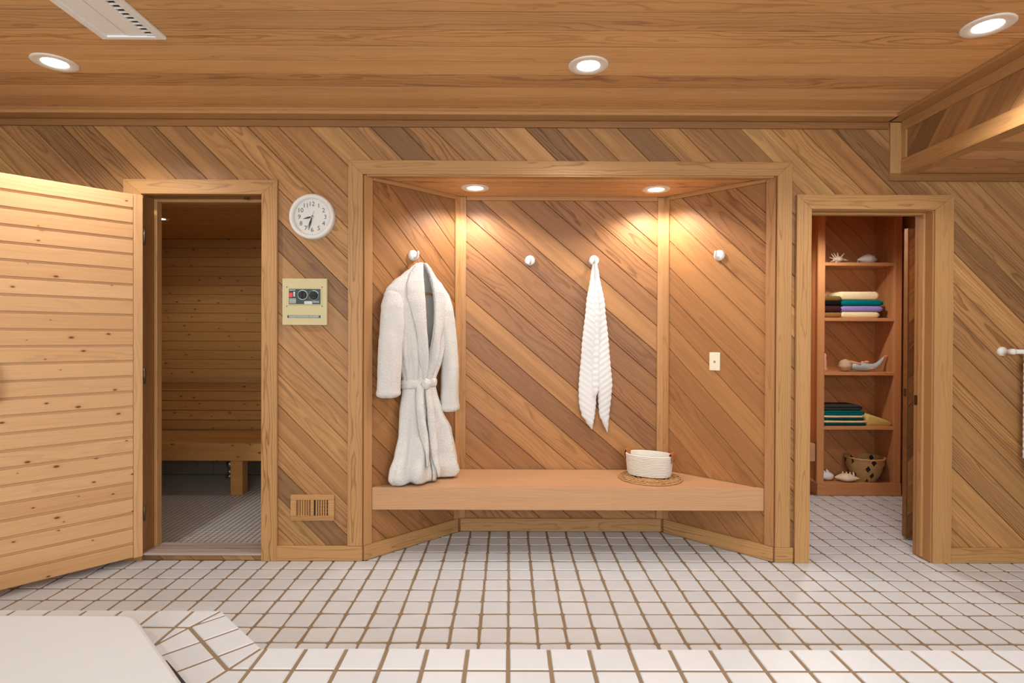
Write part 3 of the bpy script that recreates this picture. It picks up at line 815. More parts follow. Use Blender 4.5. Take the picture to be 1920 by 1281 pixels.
# ================================================================== THINGS
# ---- sauna door, standing open towards the viewer
dr = thing('door_1', (-2.130, -0.037, 0.035), 'open sauna door of knotty pine planks at the left edge', 'door', kind='structure', rz=math.atan2(-0.747, -0.664))
DW, DH = 0.72, 2.10
box('core', 0.0, DW, -0.046, -0.016, 0, DH, M['pine'], dr, 0.002, local=True)
for x0, x1 in ((0.0, 0.046), (DW - 0.046, DW)):
    beam('stile', ((x0 + x1) / 2, -0.016, 0), ((x0 + x1) / 2, -0.016, DH), (0, 1, 0), x1 - x0, 0.016, M['pine'], dr, local=True)
for k in range(24):
    z = (k + 0.5) * DH / 24
    beam('plank', (0.048, -0.016, z), (DW - 0.048, -0.016, z), (0, 1, 0), 0.0875 - 0.014, 0.016, M['pine'], dr, bev=0.0018, local=True)
tube('handle', [(0.645, 0.0, 0.945), (0.645, 0.026, 0.960), (0.645, 0.038, 0.99), (0.645, 0.040, 1.04), (0.645, 0.038, 1.09), (0.645, 0.026, 1.12), (0.645, 0.0, 1.135)],
     0.012, M['bronze'], dr, 10, up=(1, 0, 0), local=True)
for z in (0.25, 1.05, 1.86):
    lathe('hinge', [(0, -0.045), (0.006, -0.045), (0.006, 0.045), (0, 0.045)], M['bronze'], dr, Matrix.Translation((-0.008, -0.002, z)), 10, local=True)

# ---- sauna bench
sb = thing('sauna_bench', (-2.5, 1.7, 0), 'pine sauna bench with a deep front board on a square post', 'bench')
for k in range(4):
    beam('seat_slat', (-3.68, 1.42 + k * 0.155, 0.400), (-1.16, 1.42 + k * 0.155, 0.400), (0, 0, 1), 0.150, 0.035, M['saunapine'], sb)
beam('front_board', (-3.68, 1.345, 0.365), (-1.16, 1.345, 0.365), (0, -1, 0), 0.14, 0.03, M['saunapine'], sb)
for x in (-2.255, -3.4): box('leg', x - 0.05, x + 0.05, 1.355, 1.455, 0.001, 0.399, M['saunapine'], sb, 0.004)
pn = lathe('drain_pipe', [(0, 0), (0.035, 0), (0.035, 0.03), (0.02, 0.035), (0.02, 0.09), (0.03, 0.10), (0.03, 0.16), (0, 0.165)], M['steel'], None, Matrix.Translation((-2.60, 1.95, 0.001)), 16)
tag(pn, 'small pipe fitting in the shade under the sauna bench', 'pipe')

# ---- alcove bench
bn = thing('bench', (0.35, 0.28, 0.29), 'thick wooden bench spanning the alcove wall to wall', 'bench')
BZ = 0.424
fy, by = 0.034, AD - 0.020
def trap(name, y0, y1, z0, z1, mat, slack=0.022):
    c = Vector((0.35, (y0 + y1) / 2, (z0 + z1) / 2))
    xs = [(AL + y0 + slack, y0), (AR - y0 - slack, y0), (AR - y1 - slack, y1), (AL + y1 + slack, y1)]
    bm = bmesh.new()
    lo = [bm.verts.new((x - c.x, y - c.y, z0 - c.z)) for x, y in xs]; hi = [bm.verts.new((x - c.x, y - c.y, z1 - c.z)) for x, y in xs]
    bm.faces.new(lo[::-1]); bm.faces.new(hi)
    for i in range(4): bm.faces.new((lo[i], lo[(i + 1) % 4], hi[(i + 1) % 4], hi[i]))
    bmesh.ops.bevel(bm, geom=list(bm.edges), offset=0.003, segments=2, affect='EDGES')
    return from_bm(name, bm, mat, bn, Matrix.Translation(c))
trap('seat', fy + 0.031, by, BZ - 0.04, BZ, M['bench'])
trap('front_board', fy, fy + 0.03, BZ - 0.135, BZ, M['bench'], 0.010)

# ---- wall hooks
def hook(x, y, z, rz, label):
    t = thing('wall_hook', (x, y, z), label, 'hook', 'white wall hooks', rz=rz)
    F = Matrix.Rotation(R(90), 4, 'X')            # lathe axis -> -y
    lathe('base', [(0, 0.020), (0.024, 0.020), (0.031, 0.016), (0.034, 0.008), (0.034, 0.0)], M['white'], t, F, 32, local=True)
    v, f = loft(tube_rows([(0, -0.012, -0.012), (0, -0.030, -0.018), (0, -0.046, -0.016), (0, -0.056, -0.004), (0, -0.058, 0.012), (0, -0.056, 0.022)],
                          [0.010, 0.010, 0.010, 0.010, 0.0095, 0.007], 12, 0.75, (1, 0, 0)))
    pyd('prong', v, f, M['white'], t, None, True, True)
    return t
off = 0.0005
hook(AL + 0.349 * S2 + off * S2, 0.349 * S2 - off * S2, 1.832, R(45), 'white hook on the left splayed wall holding the robe hanger')
hook(0.138, AD - off, 1.840, 0, 'empty white hook on the back wall beside the robe')
hook(0.571, AD - off, 1.842, 0, 'white hook on the back wall holding the ribbed towel')
hook(AR - 0.342 * S2 - off * S2, 0.342 * S2 - off * S2, 1.840, R(-45), 'empty white hook on the right splayed wall above the ivory plate')

# ---- ivory wall plate
wp = thing('wall_plate', (AR - 0.369 * S2, 0.369 * S2, 1.17), 'ivory plastic wall plate with one jack hole on the right splayed wall', 'wall plate', rz=R(-45))
box('plate', -0.035, 0.035, -0.006, -0.0005, -0.0575, 0.0575, M['ivory'], wp, 0.002, local=True)
lathe('jack', [(0, -0.001), (0.003, -0.001), (0.0045, 0.0), (0.0055, 0.001), (0.0075, 0.0)], M['bronze'], wp, Matrix.Translation((0, -0.0062, -0.002)) @ Matrix.Rotation(R(90), 4, 'X'), 14, local=True)
for z in (-0.041, 0.041): lathe('screw', [(0, 0.0012), (0.002, 0.001), (0.003, 0)], M['ivory'], wp, Matrix.Translation((0, -0.006, z)) @ Matrix.Rotation(R(90), 4, 'X'), 10, local=True)

# ---- clothes hanger and robe
RB = Vector((AL + 0.35 * S2, 0.35 * S2, BZ + 0.004))
hg = thing('clothes_hanger', (RB.x, RB.y, 1.59), 'wooden hanger inside the white robe collar', 'hanger', rz=R(45))
tube('bar', [(-0.18, -0.066, -0.03), (-0.1, -0.066, 0.0), (-0.02, -0.066, 0.012), (0.02, -0.066, 0.012), (0.1, -0.066, 0.0), (0.18, -0.066, -0.03)], 0.007, M['trim'], hg, 10, local=True)
hk = [(0, -0.066, 0.012), (0.0, -0.066, 0.19), (0.002, -0.062, 0.215)]
for a in range(0, 200, 20): hk.append((0.004, -0.046 + 0.014 * math.cos(R(a)) - 0.0, 0.222 + 0.014 * math.sin(R(a))))
tube('hook_wire', hk, 0.0019, M['steel'], hg, 8, up=(1, 0, 0), local=True)

rb = thing('bathrobe', RB, 'white terry bathrobe with tied belt hanging in the alcove', 'bathrobe', rz=R(45))
body_k = [(1.775, .335, .405, .065, .012), (1.74, .29, .44, .065, .025), (1.70, .235, .475, .066, .036), (1.65, .165, .53, .067, .045),
          (1.60, .115, .565, .070, .052), (1.52, .115, .565, .073, .060), (1.40, .14, .555, .075, .064), (1.26, .185, .545, .073, .062),
          (1.15, .212, .512, .070, .056), (1.06, .238, .478, .066, .050), (1.03, .245, .468, .064, .047), (.98, .236, .48, .066, .052),
          (.86, .212, .515, .074, .060), (.72, .20, .59, .084, .066), (.60, .165, .615, .092, .072), (.52, .13, .632, .098, .078), (.47, .125, .64, .100, .080), (.432, .155, .615, .098, .074)]
open_k = [(1.775, .362, .378), (1.74, .352, .392), (1.70, .346, .405), (1.6, .344, .42), (1.5, .346, .42), (1.3, .352, .406), (1.15, .358, .388), (1.07, .364, .374), (1.0, .366, .372), (.43, .366, .372)]
def lump(p, a=0.004):
    return (noise.noise(Vector(p) * 9) * a * 1.3 + noise.noise(Vector(p) * 28 + Vector((5, 1, 9))) * a * 0.5)
def bodypt(z, th, grow=0.0):
    xl, xr, yc, hd = lerp_keys(body_k, z)
    xc, hw = (xl + xr) / 2, (xr - xl) / 2
    k = 1.0
    dwn = max(0.0, min(1.0, (1.02 - z) / 0.35)); upw = max(0.0, min(1.0, 1 - abs(z - 1.18) / 0.18))
    pud = max(0.0, min(1.0, (0.60 - z) / 0.14))
    fold = dwn * (0.34 * math.cos(6 * th + 1.2 + 1.5 * z) + 0.26 * math.cos(11 * th - 2.0 * z)) + upw * 0.42 * math.cos(13 * th + 0.6) + pud * 0.30 * noise.noise(Vector((math.sin(th) * 2.2, math.cos(th) * 2.2, z * 9)))
    front = max(0.0, math.cos(th))
    r = 1.0 + fold * (0.35 + 0.65 * front)
    x = xc + (hw + grow) * math.sin(th) * (1 + (0.12 + 0.22 * pud) * (r - 1))
    y = yc + (hd + grow) * math.cos(th) * r
    y = max(y, 0.008)
    return x, y
def front_y(x, z):
    xl, xr, yc, hd = lerp_keys(body_k, z)
    s_ = max(-0.98, min(0.98, (x - (xl + xr) / 2) / ((xr - xl) / 2)))
    return bodypt(z, math.asin(s_))[1]
zs = [1.775 - 0.0125 * i for i in range(108)]
rows = []
NCOL = 84
for z in zs:
    z = max(z, 0.432)
    xl, xr, yc, hd = lerp_keys(body_k, z); ol, orr = lerp_keys(open_k, z)
    xc, hw = (xl + xr) / 2, (xr - xl) / 2
    tL, tR = math.asin(max(-.95, min(.95, (ol - xc) / hw))), math.asin(max(-.95, min(.95, (orr - xc) / hw)))
    row = []
    for j in range(NCOL):
        th = tL + (tR - 2 * PI - tL) * j / (NCOL - 1)
        x, y = bodypt(z, th)
        d = lump((x, y, z))
        row.append((x - 0.35, -(y + d * math.cos(th)), z + (0.006 * noise.noise(Vector((x * 14, y * 9, 1.0))) if z < 0.45 else 0) - RB.z))
    rows.append(row)
v, f = loft(rows, closed=False)
bo = pyd('body', v, f, M['terry'], rb, None, True, True)
md = bo.modifiers.new('thickness', 'SOLIDIFY'); md.thickness = 0.009; md.offset = 0
def sleeve(keys, ztop, zbot, tilt):
    rows = []
    n = 64
    for i in range(n + 1):
        z = ztop + (zbot - ztop) * i / n
        xl, xr, yc, hd = lerp_keys(keys, z)
        xc, hw = (xl + xr) / 2, (xr - xl) / 2
        hem = 1.0 + (0.05 if 0.012 < z - zbot < 0.040 else 0.0) - (0.25 if i == n else 0.0)
        row = []
        for j in range(32):
            th = 2 * PI * j / 32
            fl = 1 + 0.10 * math.cos(3 * th + z * 7) * min(1, (ztop - z) * 5)
            x, y = xc + hw * hem * math.sin(th), yc + hd * hem * math.cos(th) * fl
            d = lump((x, y, z + 3))
            row.append((x + d * math.sin(th) - 0.35, -max(0.010, y + d * math.cos(th)), z + tilt * (x - xc) - RB.z))
        rows.append(row)
    v, f = loft(rows)
    return pyd('sleeve', v, f, M['terry'], rb, None, True, True)
sleeve([(1.605, .12, .19, .072, .022), (1.575, .098, .21, .076, .040), (1.50, .076, .222, .084, .055), (1.40, .062, .215, .090, .060), (1.26, .050, .202, .094, .060), (1.1, .043, .196, .094, .056), (.96, .040, .192, .094, .050)], 1.605, 0.960, 0.0)
sleeve([(1.622, .49, .558, .070, .020), (1.58, .472, .582, .074, .040), (1.50, .468, .602, .080, .054), (1.40, .48, .616, .084, .058), (1.26, .508, .632, .086, .056), (1.1, .52, .640, .088, .054), (.835, .516, .654, .088, .048)], 1.622, 0.836, 0.0)
def strip(name, st, thick, seg=14, lift=0.008, lumpy=0.003, fixed=None):
    """rounded cloth strip through stations (inner x, outer x, z) lying on the robe front"""
    ks = [(i,) + s_ for i, s_ in enumerate(st)]
    rows = []
    n = (len(st) - 1) * 9
    for i in range(n + 1):
        u = i * (len(st) - 1) / n
        xi, xo, z = lerp_keys(ks, u)
        row = []
        end = min(1.0, 0.25 + 2.0 * min(i, n - i) / 9)
        for j in range(seg):
            th = 2 * PI * j / seg
            c_ = (xi + xo) / 2 + (xo - xi) / 2 * math.cos(th)
            base_ = front_y(c_, max(0.445, z)) if fixed is None else fixed(c_, z)
            y = base_ + lift + thick * math.sin(th) * end
            d = lump((c_, y, z + 7), lumpy)
            row.append((c_ - 0.35, -(y + d), z - RB.z))
        rows.append(row)
    v, f = loft(rows)
    return pyd(name, v, f, M['terry'], rb, None, True, True)
strip('lapel', [(.366, .343, 1.045), (.362, .335, 1.10), (.357, .306, 1.22), (.353, .277, 1.36), (.350, .240, 1.48), (.349, .219, 1.55), (.350, .222, 1.63), (.353, .256, 1.70), (.362, .312, 1.76), (.368, .345, 1.782)], 0.013)
strip('lapel', [(.371, .392, 1.045), (.376, .413, 1.10), (.396, .452, 1.20), (.408, .480, 1.30), (.416, .512, 1.43), (.421, .540, 1.55), (.412, .500, 1.65), (.398, .455, 1.71), (.384, .425, 1.755), (.374, .398, 1.78)], 0.013)
# belt
rows = []
for i in range(73):
    th = 2 * PI * i / 72
    row = []
    for j in range(10):
        a = 2 * PI * j / 10
        x, y = bodypt(1.03, th, 0.009 + 0.012 * math.cos(a))
        row.append((x - 0.35, -y, 1.030 + 0.029 * math.sin(a) + 0.010 * math.sin(th) * 0.3 + lump((x, y, a), 0.002) - RB.z))
    rows.append(row)
v, f = loft(rows, True, False)
belt = pyd('belt', v, f, M['terry'], rb, None, True, True)
bm = bmesh.new(); bmesh.ops.create_uvsphere(bm, u_segments=24, v_segments=16, radius=1.0)
for vv in bm.verts:
    p = vv.co.copy(); d = 1 + 0.25 * noise.noise(p * 2.3)
    vv.co = Vector((0.358 - 0.35 + p.x * 0.034 * d, -(front_y(0.358, 1.03) + 0.026 + p.y * -0.018 * d), 1.028 + p.z * 0.033 * d - RB.z))
kn = from_bm('knot', bm, M['terry'], belt, None, True, True)
for nm, st in (('belt_end', [(.296, .350, 1.03), (.285, .338, .97), (.276, .326, .88), (.280, .328, .78), (.292, .342, .66), (.302, .352, .56), (.306, .350, .535)]),
               ('belt_end', [(.352, .395, 1.02), (.352, .400, .95), (.357, .410, .85), (.364, .416, .72), (.368, .420, .60), (.378, .424, .53), (.392, .432, .475), (.402, .436, .455)])):
    o = strip(nm, st, 0.011, 12, 0.020, 0.003)
    o.parent = belt

# ---- ribbed towel on the third hook
def towel_lobe(keys, z0, z1, side, thick, yb):
    rows, n, seg = [], 150, 26
    for i in range(n + 1):
        z = z0 + (z1 - z0) * i / n
        xl, xr = lerp_keys(keys, z)
        xc, hw = (xl + xr) / 2, (xr - xl) / 2
        row = []
        for j in range(seg):
            th = 2 * PI * j / seg
            q = math.cos(th)
            rib = 0.5 + 0.5 * math.cos(2 * PI * (z + side * 0.75 * q * hw) / 0.040)
            amp = 0.0038 * min(1, hw / 0.03) * rib
            x = xc + (hw + amp * abs(q)) * q
            y = yb + (thick * min(1, hw / 0.02) + amp * 0.9) * math.sin(th)
            y += 0.006 * math.sin(z * 9 + side)
            row.append((x, AD - y, z))
        rows.append(row)
    return loft(rows)
lobes = [towel_lobe([(1.815, .558, .574), (1.75, .547, .576), (1.54, .516, .580), (1.26, .489, .584), (.97, .469, .586), (.87, .472, .583), (.80, .488, .576), (.75, .518, .568), (.72, .540, .563), (.700, .555, .560)], 1.815, .700, 1, 0.019, 0.036),
         towel_lobe([(1.815, .570, .588), (1.75, .574, .600), (1.54, .588, .641), (1.26, .596, .671), (1.0, .598, .692), (.92, .600, .686), (.80, .607, .674), (.73, .636, .670), (.70, .652, .668), (.680, .661, .666)], 1.815, .680, -1, 0.019, 0.036),
         towel_lobe([(1.70, .572, .588), (1.5, .566, .598), (1.2, .562, .602), (1.0, .558, .600), (.945, .560, .594), (.925, .566, .584)], 1.70, .925, 0, 0.012, 0.047)]
v, f = [], []
for a, b_ in lobes:
    k = len(v); v += a; f += [[k + q for q in ff] for ff in b_]
tw = pyd('towel', v, f, M['towel'], None, Matrix.Identity(4), smooth=True)
tw_c = Vector((0.58, AD - 0.036, 1.25))
tw.data.transform(Matrix.Translation(-tw_c)); tw.matrix_world = Matrix.Translation(tw_c)
tag(tw, 'white ribbed towel hanging in two points from a hook on the back wall', 'towel')

# ---- mat and rope basket on the bench
mc = Vector((0.900, 0.272, BZ + 0.0005))
mt_ = thing('placemat', mc, 'round brown woven mat lying on the bench', 'placemat')
M['seagrass'] = plain('seagrass', srgb(186, 142, 94), rough=0.8, noise_amt=0.35, nscale=90)
v, f = [], []
def addmesh(vf):
    k = len(v)
    for p in vf[0]: v.append(p)
    for q in vf[1]: f.append([k + t for t in q])
for r_ in (0.03, 0.055, 0.08, 0.105):
    pa = [(r_ * math.cos(2 * PI * i / 40), r_ * math.sin(2 * PI * i / 40), 0.005 + 0.002 * math.sin(i * 2.1)) for i in range(41)]
    addmesh(loft(tube_rows(pa, 0.0048, 6)))
pyd('centre_coil', v, f, M['seagrass'], mt_, Matrix.Translation(mc), smooth=True)
v, f = [], []
for k in range(26):
    a = 2 * PI * k / 26
    for r1, rad in ((0.140, 0.026), (0.172, 0.022)):
        cx_, cy_ = r1 * math.cos(a + (0.12 if r1 > 0.16 else 0)), r1 * math.sin(a + (0.12 if r1 > 0.16 else 0))
        pa = [(cx_ + rad * math.cos(2 * PI * i / 14), cy_ + rad * math.sin(2 * PI * i / 14), 0.005 + 0.0025 * math.cos(2 * PI * i / 14 * 2 + k)) for i in range(15)]
        addmesh(loft(tube_rows(pa, 0.0030, 5)))
pa = [(0.197 * math.cos(2 * PI * i / 60), 0.197 * math.sin(2 * PI * i / 60), 0.005) for i in range(61)]
addmesh(loft(tube_rows(pa, 0.0040, 6)))
pyd('loop_border', v, f, M['seagrass'], mt_, Matrix.Translation(mc), smooth=True)

bk = thing('rope_basket', (0.905, 0.318, BZ + 0.0140), 'small oval white coiled rope basket with tan leather handles', 'basket', rz=R(-30))
M['rope'] = plain('white_rope', (0.80, 0.75, 0.66), rough=0.85, bump=0.5, bscale=500)
M['leather'] = plain('tan_leather', srgb(184, 112, 58), rough=0.5, noise_amt=0.15, nscale=40)
def oval(sx, sy, z, n=56):
    return [(sx * math.copysign(abs(math.cos(2 * PI * i / n)) ** 0.85, math.cos(2 * PI * i / n)), sy * math.copysign(abs(math.sin(2 * PI * i / n)) ** 0.85, math.sin(2 * PI * i / n)), z) for i in range(n)]
NCO, CH = 13, 0.0103
rows = [oval(0.02, 0.02, 0.0), oval(0.130, 0.090, 0.0)]
for k in range(NCO):
    fl = 0.138 + 0.014 * (k / NCO) ** 0.7
    for a in (-75, -35, 0, 35, 75):
        e_x = 0.0055 * math.cos(R(a)) - 0.0055
        sag = 0.004 * math.sin(2.0) if k > 10 else 0
        rows.append(oval(fl + e_x, fl * 0.70 + e_x, (k + 0.5) * CH + CH / 2 * math.sin(R(a))))
for k in range(NCO - 1, -1, -1):
    fl = 0.138 + 0.014 * (k / NCO) ** 0.7 - 0.012
    for a in (75, 0, -75):
        e_x = -0.004 * math.cos(R(a)) + 0.004
        rows.append(oval(fl + e_x, fl * 0.70 + e_x, (k + 0.5) * CH + CH / 2 * math.sin(R(a))))
rows += [oval(0.10, 0.07, 0.006), oval(0.02, 0.02, 0.006)]
v, f = loft(rows)
pyd('coil_body', v, f, M['rope'], bk, None, local=True, smooth=True)
for sd in (-1, 1):
    rows = []
    for u, (px_, pz) in enumerate(((0.1545, 0.092), (0.1555, 0.114), (0.155, 0.140), (0.150, 0.152), (0.142, 0.152), (0.136, 0.140), (0.134, 0.114), (0.132, 0.088))):
        wv = 0.030 if pz < 0.13 else 0.036
        nx = (1 if u < 4 else -1) * 0.0018
        rows.append([(sd * (px_ + nx), -wv, pz), (sd * (px_ + nx), wv, pz), (sd * (px_ - nx), wv, pz - 0.0015), (sd * (px_ - nx), -wv, pz - 0.0015)])
    v, f = loft(rows)
    h_ = pyd('handle', v, f, M['leather'], bk, None, local=True)
    for yy in (-0.017, 0.017):
        lathe('rivet', [(0, 0.003), (0.004, 0.002), (0.005, 0)], M['bronze'], h_, Matrix.Translation((sd * 0.1575, yy, 0.104)) @ Matrix.Rotation(sd * R(90), 4, 'Y'), 10, local=True)

# ---- wall clock
ck_ = thing('wall_clock', (-1.156, 0, 2.019), 'round white wall clock above the sauna control panel', 'clock')
FR = Matrix.Rotation(R(90), 4, 'X')
def onwall(x, z, y=0.0): return Matrix.Translation((x, y, z))
cx0, cz0 = -1.156, 2.019
lathe('rim', [(0.133, 0.001), (0.133, 0.020), (0.130, 0.030), (0.122, 0.036), (0.112, 0.034), (0.106, 0.024), (0.104, 0.014)], M['white'], ck_, onwall(cx0, cz0) @ FR, 56)
lathe('dial', [(0, 0.013), (0.105, 0.013)], plain('dial_paper', (0.80, 0.79, 0.75), 0.6), ck_, onwall(cx0, cz0) @ FR, 48, smooth=False)
def text_mesh(s, size):
    cu = bpy.data.curves.new('txt', 'FONT'); cu.body = s; cu.size = size
    cu.align_x = 'CENTER'; cu.align_y = 'CENTER'; cu.resolution_u = 3
    o = bpy.data.objects.new('txt', cu)
    me = bpy.data.meshes.new_from_object(o)
    bpy.data.objects.remove(o); bpy.data.curves.remove(cu)
    return me
for h in range(1, 13):
    a = R(90 - 30 * h)
    me = text_mesh(str(h), 0.036)
    xs = [q.co.x for q in me.vertices]; ys = [q.co.y for q in me.vertices]
    cxx, cyy = (min(xs) + max(xs)) / 2, (min(ys) + max(ys)) / 2
    me.transform(Matrix.Translation((-cxx, -cyy, 0)))
    link('numeral', me, M['ink'], ck_, onwall(cx0 + 0.076 * math.cos(a), cz0 + 0.076 * math.sin(a), -0.0135) @ FR)
bm = bmesh.new()
for k in range(60):
    a = R(6 * k); r1 = 0.0975; hw_ = 0.0011 if k % 5 == 0 else 0.0004; hl = 0.0012 if k % 5 == 0 else 0.0006
    q = [(r1 + sx * hl, sy * hw_) for sx, sy in ((-1, -1), (1, -1), (1, 1), (-1, 1))]
    bm.faces.new([bm.verts.new((x * math.cos(a) - y * math.sin(a), x * math.sin(a) + y * math.cos(a), 0)) for x, y in q])
from_bm('minute_ticks', bm, M['ink'], ck_, onwall(cx0, cz0, -0.0134) @ FR)
def hand(name, ang, ln, tail, wd, y):
    a = R(90 - ang)
    P = [(-tail, -wd * 0.3), (0, -wd * 0.5), (ln * 0.45, -wd), (ln, -wd * 0.15), (ln, wd * 0.15), (ln * 0.45, wd), (0, wd * 0.5), (-tail, wd * 0.3)]
    v = [(x * math.cos(a) - z * math.sin(a), yy, x * math.sin(a) + z * math.cos(a)) for yy in (-y, -y - 0.001) for x, z in P]
    f = [list(range(8))[::-1], list(range(8, 16))] + [(i, (i + 1) % 8, 8 + (i + 1) % 8, 8 + i) for i in range(8)]
    pyd(name, v, f, M['ink'], ck_, onwall(cx0, cz0))
hand('hour_hand', 256.5, 0.053, 0.010, 0.0056, 0.0155)
hand('minute_hand', 194.5, 0.080, 0.010, 0.0048, 0.0172)
hand('second_hand', 201.5, 0.078, 0.034, 0.0015, 0.0190)
lathe('hand_cap', [(0, 0.022), (0.004, 0.0215), (0.005, 0.016)], M['ink'], ck_, onwall(cx0, cz0) @ FR, 14)
lathe('crystal', [(0, 0.0275), (0.05, 0.0268), (0.106, 0.0245)], M['glass'], ck_, onwall(cx0, cz0) @ FR, 40)

# ---- sauna control panel
pc = thing('control_panel', (-1.197, 0, 1.521), 'beige metal sauna control panel with two black dials', 'control panel')
M['beige'] = plain('beige_enamel', srgb(202, 190, 144), rough=0.45, noise_amt=0.05, nscale=12)
M['dkgreen'] = plain('dark_green_plate', (0.012, 0.035, 0.035), rough=0.35)
M['wprint'] = plain('white_print', (0.62, 0.70, 0.66), rough=0.6)
px0, pz0 = -1.197, 1.521
box('housing', px0 - 0.130, px0 + 0.130, -0.022, -0.001, pz0 - 0.136, pz0 + 0.136, M['beige'], pc, 0.002)
def pbox(name, x0, x1, z0, z1, y0, y1, mat, bev=0.0005, par=None):
    return box(name, px0 + x0, px0 + x1, y0, y1, pz0 + z0, pz0 + z1, mat, par or pc, bev)
pbox('bezel', -0.097, 0.101, -0.020, 0.083, -0.025, -0.0215, M['beige'], 0.0018)
face = pbox('face_plate', -0.090, 0.094, -0.014, 0.075, -0.0262, -0.0245, M['dkgreen'])
def dial(x, z, r, ang, dotted):
    d_ = lathe('dial_knob', [(0, 0.014), (r * 0.80, 0.014), (r * 0.86, 0.010), (r * 0.86, 0)], M['black'], pc, onwall(px0 + x, pz0 + z, -0.0262) @ FR, 28, smooth=False)
    bm = bmesh.new(); box_bm(bm, -r * 0.75, r * 0.75, -r * 0.10, r * 0.10, 0.014, 0.019, 0.0005)
    from_bm('grip', bm, M['black'], d_, onwall(px0 + x, pz0 + z, -0.0262) @ FR @ Matrix.Rotation(ang, 4, 'Z'))
    if not dotted:
        lathe('dial_ring', [(r * 0.90, 0.0008), (r * 1.04, 0.0008)], M['wprint'], d_, onwall(px0 + x, pz0 + z, -0.0262) @ FR, 36, smooth=False)
    else:
        bm = bmesh.new()
        for k in range(18):
            a = R(90 - 20 * k); s0 = 0.0016 if k > 3 else 0.0030
            cx_, cy_ = r * 0.98 * math.cos(a), r * 0.98 * math.sin(a)
            bm.faces.new([bm.verts.new((cx_ + s0 * q[0], cy_ + s0 * q[1], 0.0008)) for q in ((-1, -1), (1, -1), (1, 1), (-1, 1))])
        from_bm('dial_marks', bm, M['wprint'], d_, onwall(px0 + x, pz0 + z, -0.0262) @ FR)
dial(-0.010, 0.040, 0.028, R(90), False)
dial(0.054, 0.038, 0.028, R(0), True)
pbox('rocker_switch', -0.086, -0.066, 0.026, 0.052, -0.031, -0.026, plain('red_lens', (0.75, 0.04, 0.04), 0.3), 0.001)
pbox('indicator', -0.063, -0.054, 0.030, 0.058, -0.028, -0.026, M['wprint'], 0.0005)
def lines(name, x0, x1, z0, z1, n, m, seed, y=-0.0267, par=None, mat=None):
    rn = random.Random(seed); bm = bmesh.new()
    hh = (z1 - z0) / n
    for k in range(n):
        x = x0
        while x < x1 - 0.002:
            wl_ = min(rn.uniform(0.002, 0.008), x1 - x)
            zc = z0 + (k + 0.5) * hh
            bm.faces.new([bm.verts.new((px0 + x + a * wl_, y, pz0 + zc + c_ * hh * 0.32)) for a, c_ in ((0, -1), (1, -1), (1, 1), (0, 1))])
            x += wl_ + 0.0014
    return from_bm(name, bm, mat or M['wprint'], par or pc)
lines('printed_label', -0.086, -0.050, 0.064, 0.071, 1, 1, 2, par=face)
lines('printed_label', -0.086, -0.048, -0.010, 0.020, 5, 1, 3, par=face)
lines('printed_label', 0.050, 0.086, -0.006, 0.006, 2, 1, 4, par=face)
pbox('rating_sticker', 0.000, 0.046, -0.013, 0.004, -0.0270, -0.0262, M['wprint'], 0.0002)
wl2 = pbox('warning_strip', -0.100, 0.094, -0.094, -0.079, -0.0232, -0.0219, M['dkgreen'], 0.0003)
lines('printed_label', -0.090, 0.084, -0.0925, -0.0805, 2, 1, 5, y=-0.0236, par=wl2)
for x, z in ((-0.103, 0.086), (0.103, 0.086), (-0.103, -0.026), (0.103, -0.026)):
    lathe('screw', [(0, 0.0012), (0.0025, 0.001), (0.0035, 0)], M['bronze'], pc, onwall(px0 + x, pz0 + z, -0.022) @ FR, 10)

# ---- wooden wall register
rg_ = thing('wall_register', (-1.153, 0, 0.313), 'wooden slotted air register low on the wall beside the sauna door', 'vent')
rx, rz_ = -1.153, 0.313
def rbox(name, x0, x1, z0, z1, y0=-0.014, y1=-0.001, mat=None, bev=0.0015): return box(name, rx + x0, rx + x1, y0, y1, rz_ + z0, rz_ + z1, mat or M['trim'], rg_, bev)
rbox('frame', -0.128, 0.128, 0.046, 0.076); rbox('frame', -0.128, 0.128, -0.076, -0.046)
rbox('frame', -0.128, -0.094, -0.046, 0.046); rbox('frame', 0.092, 0.128, -0.046, 0.046); rbox('frame', -0.010, 0.008, -0.046, 0.046)
rbox('damper_panel', -0.094, -0.010, -0.046, 0.046, -0.0045, -0.003, M['trimd'], 0)
rbox('shadow_box', -0.094, 0.092, -0.046, 0.046, -0.003, -0.001, M['black'], 0)
for k in range(5):
    x = -0.094 + 0.0084 + k * 0.0140 + 0.0034
    rbox('slat', x - 0.0005, x + 0.0080, -0.046, 0.046, -0.012, -0.004, None, 0.001)
    x = 0.008 + 0.0084 + k * 0.0140 + 0.0034
    rbox('slat', x - 0.0005, x + 0.0080, -0.046, 0.046, -0.012, -0.004, None, 0.001)
for k in range(4):
    z = -0.032 + k * 0.0205
    rbox('damper_blade', 0.020, 0.090, z, z + 0.006, -0.006, -0.003, M['trimd'], 0.001)

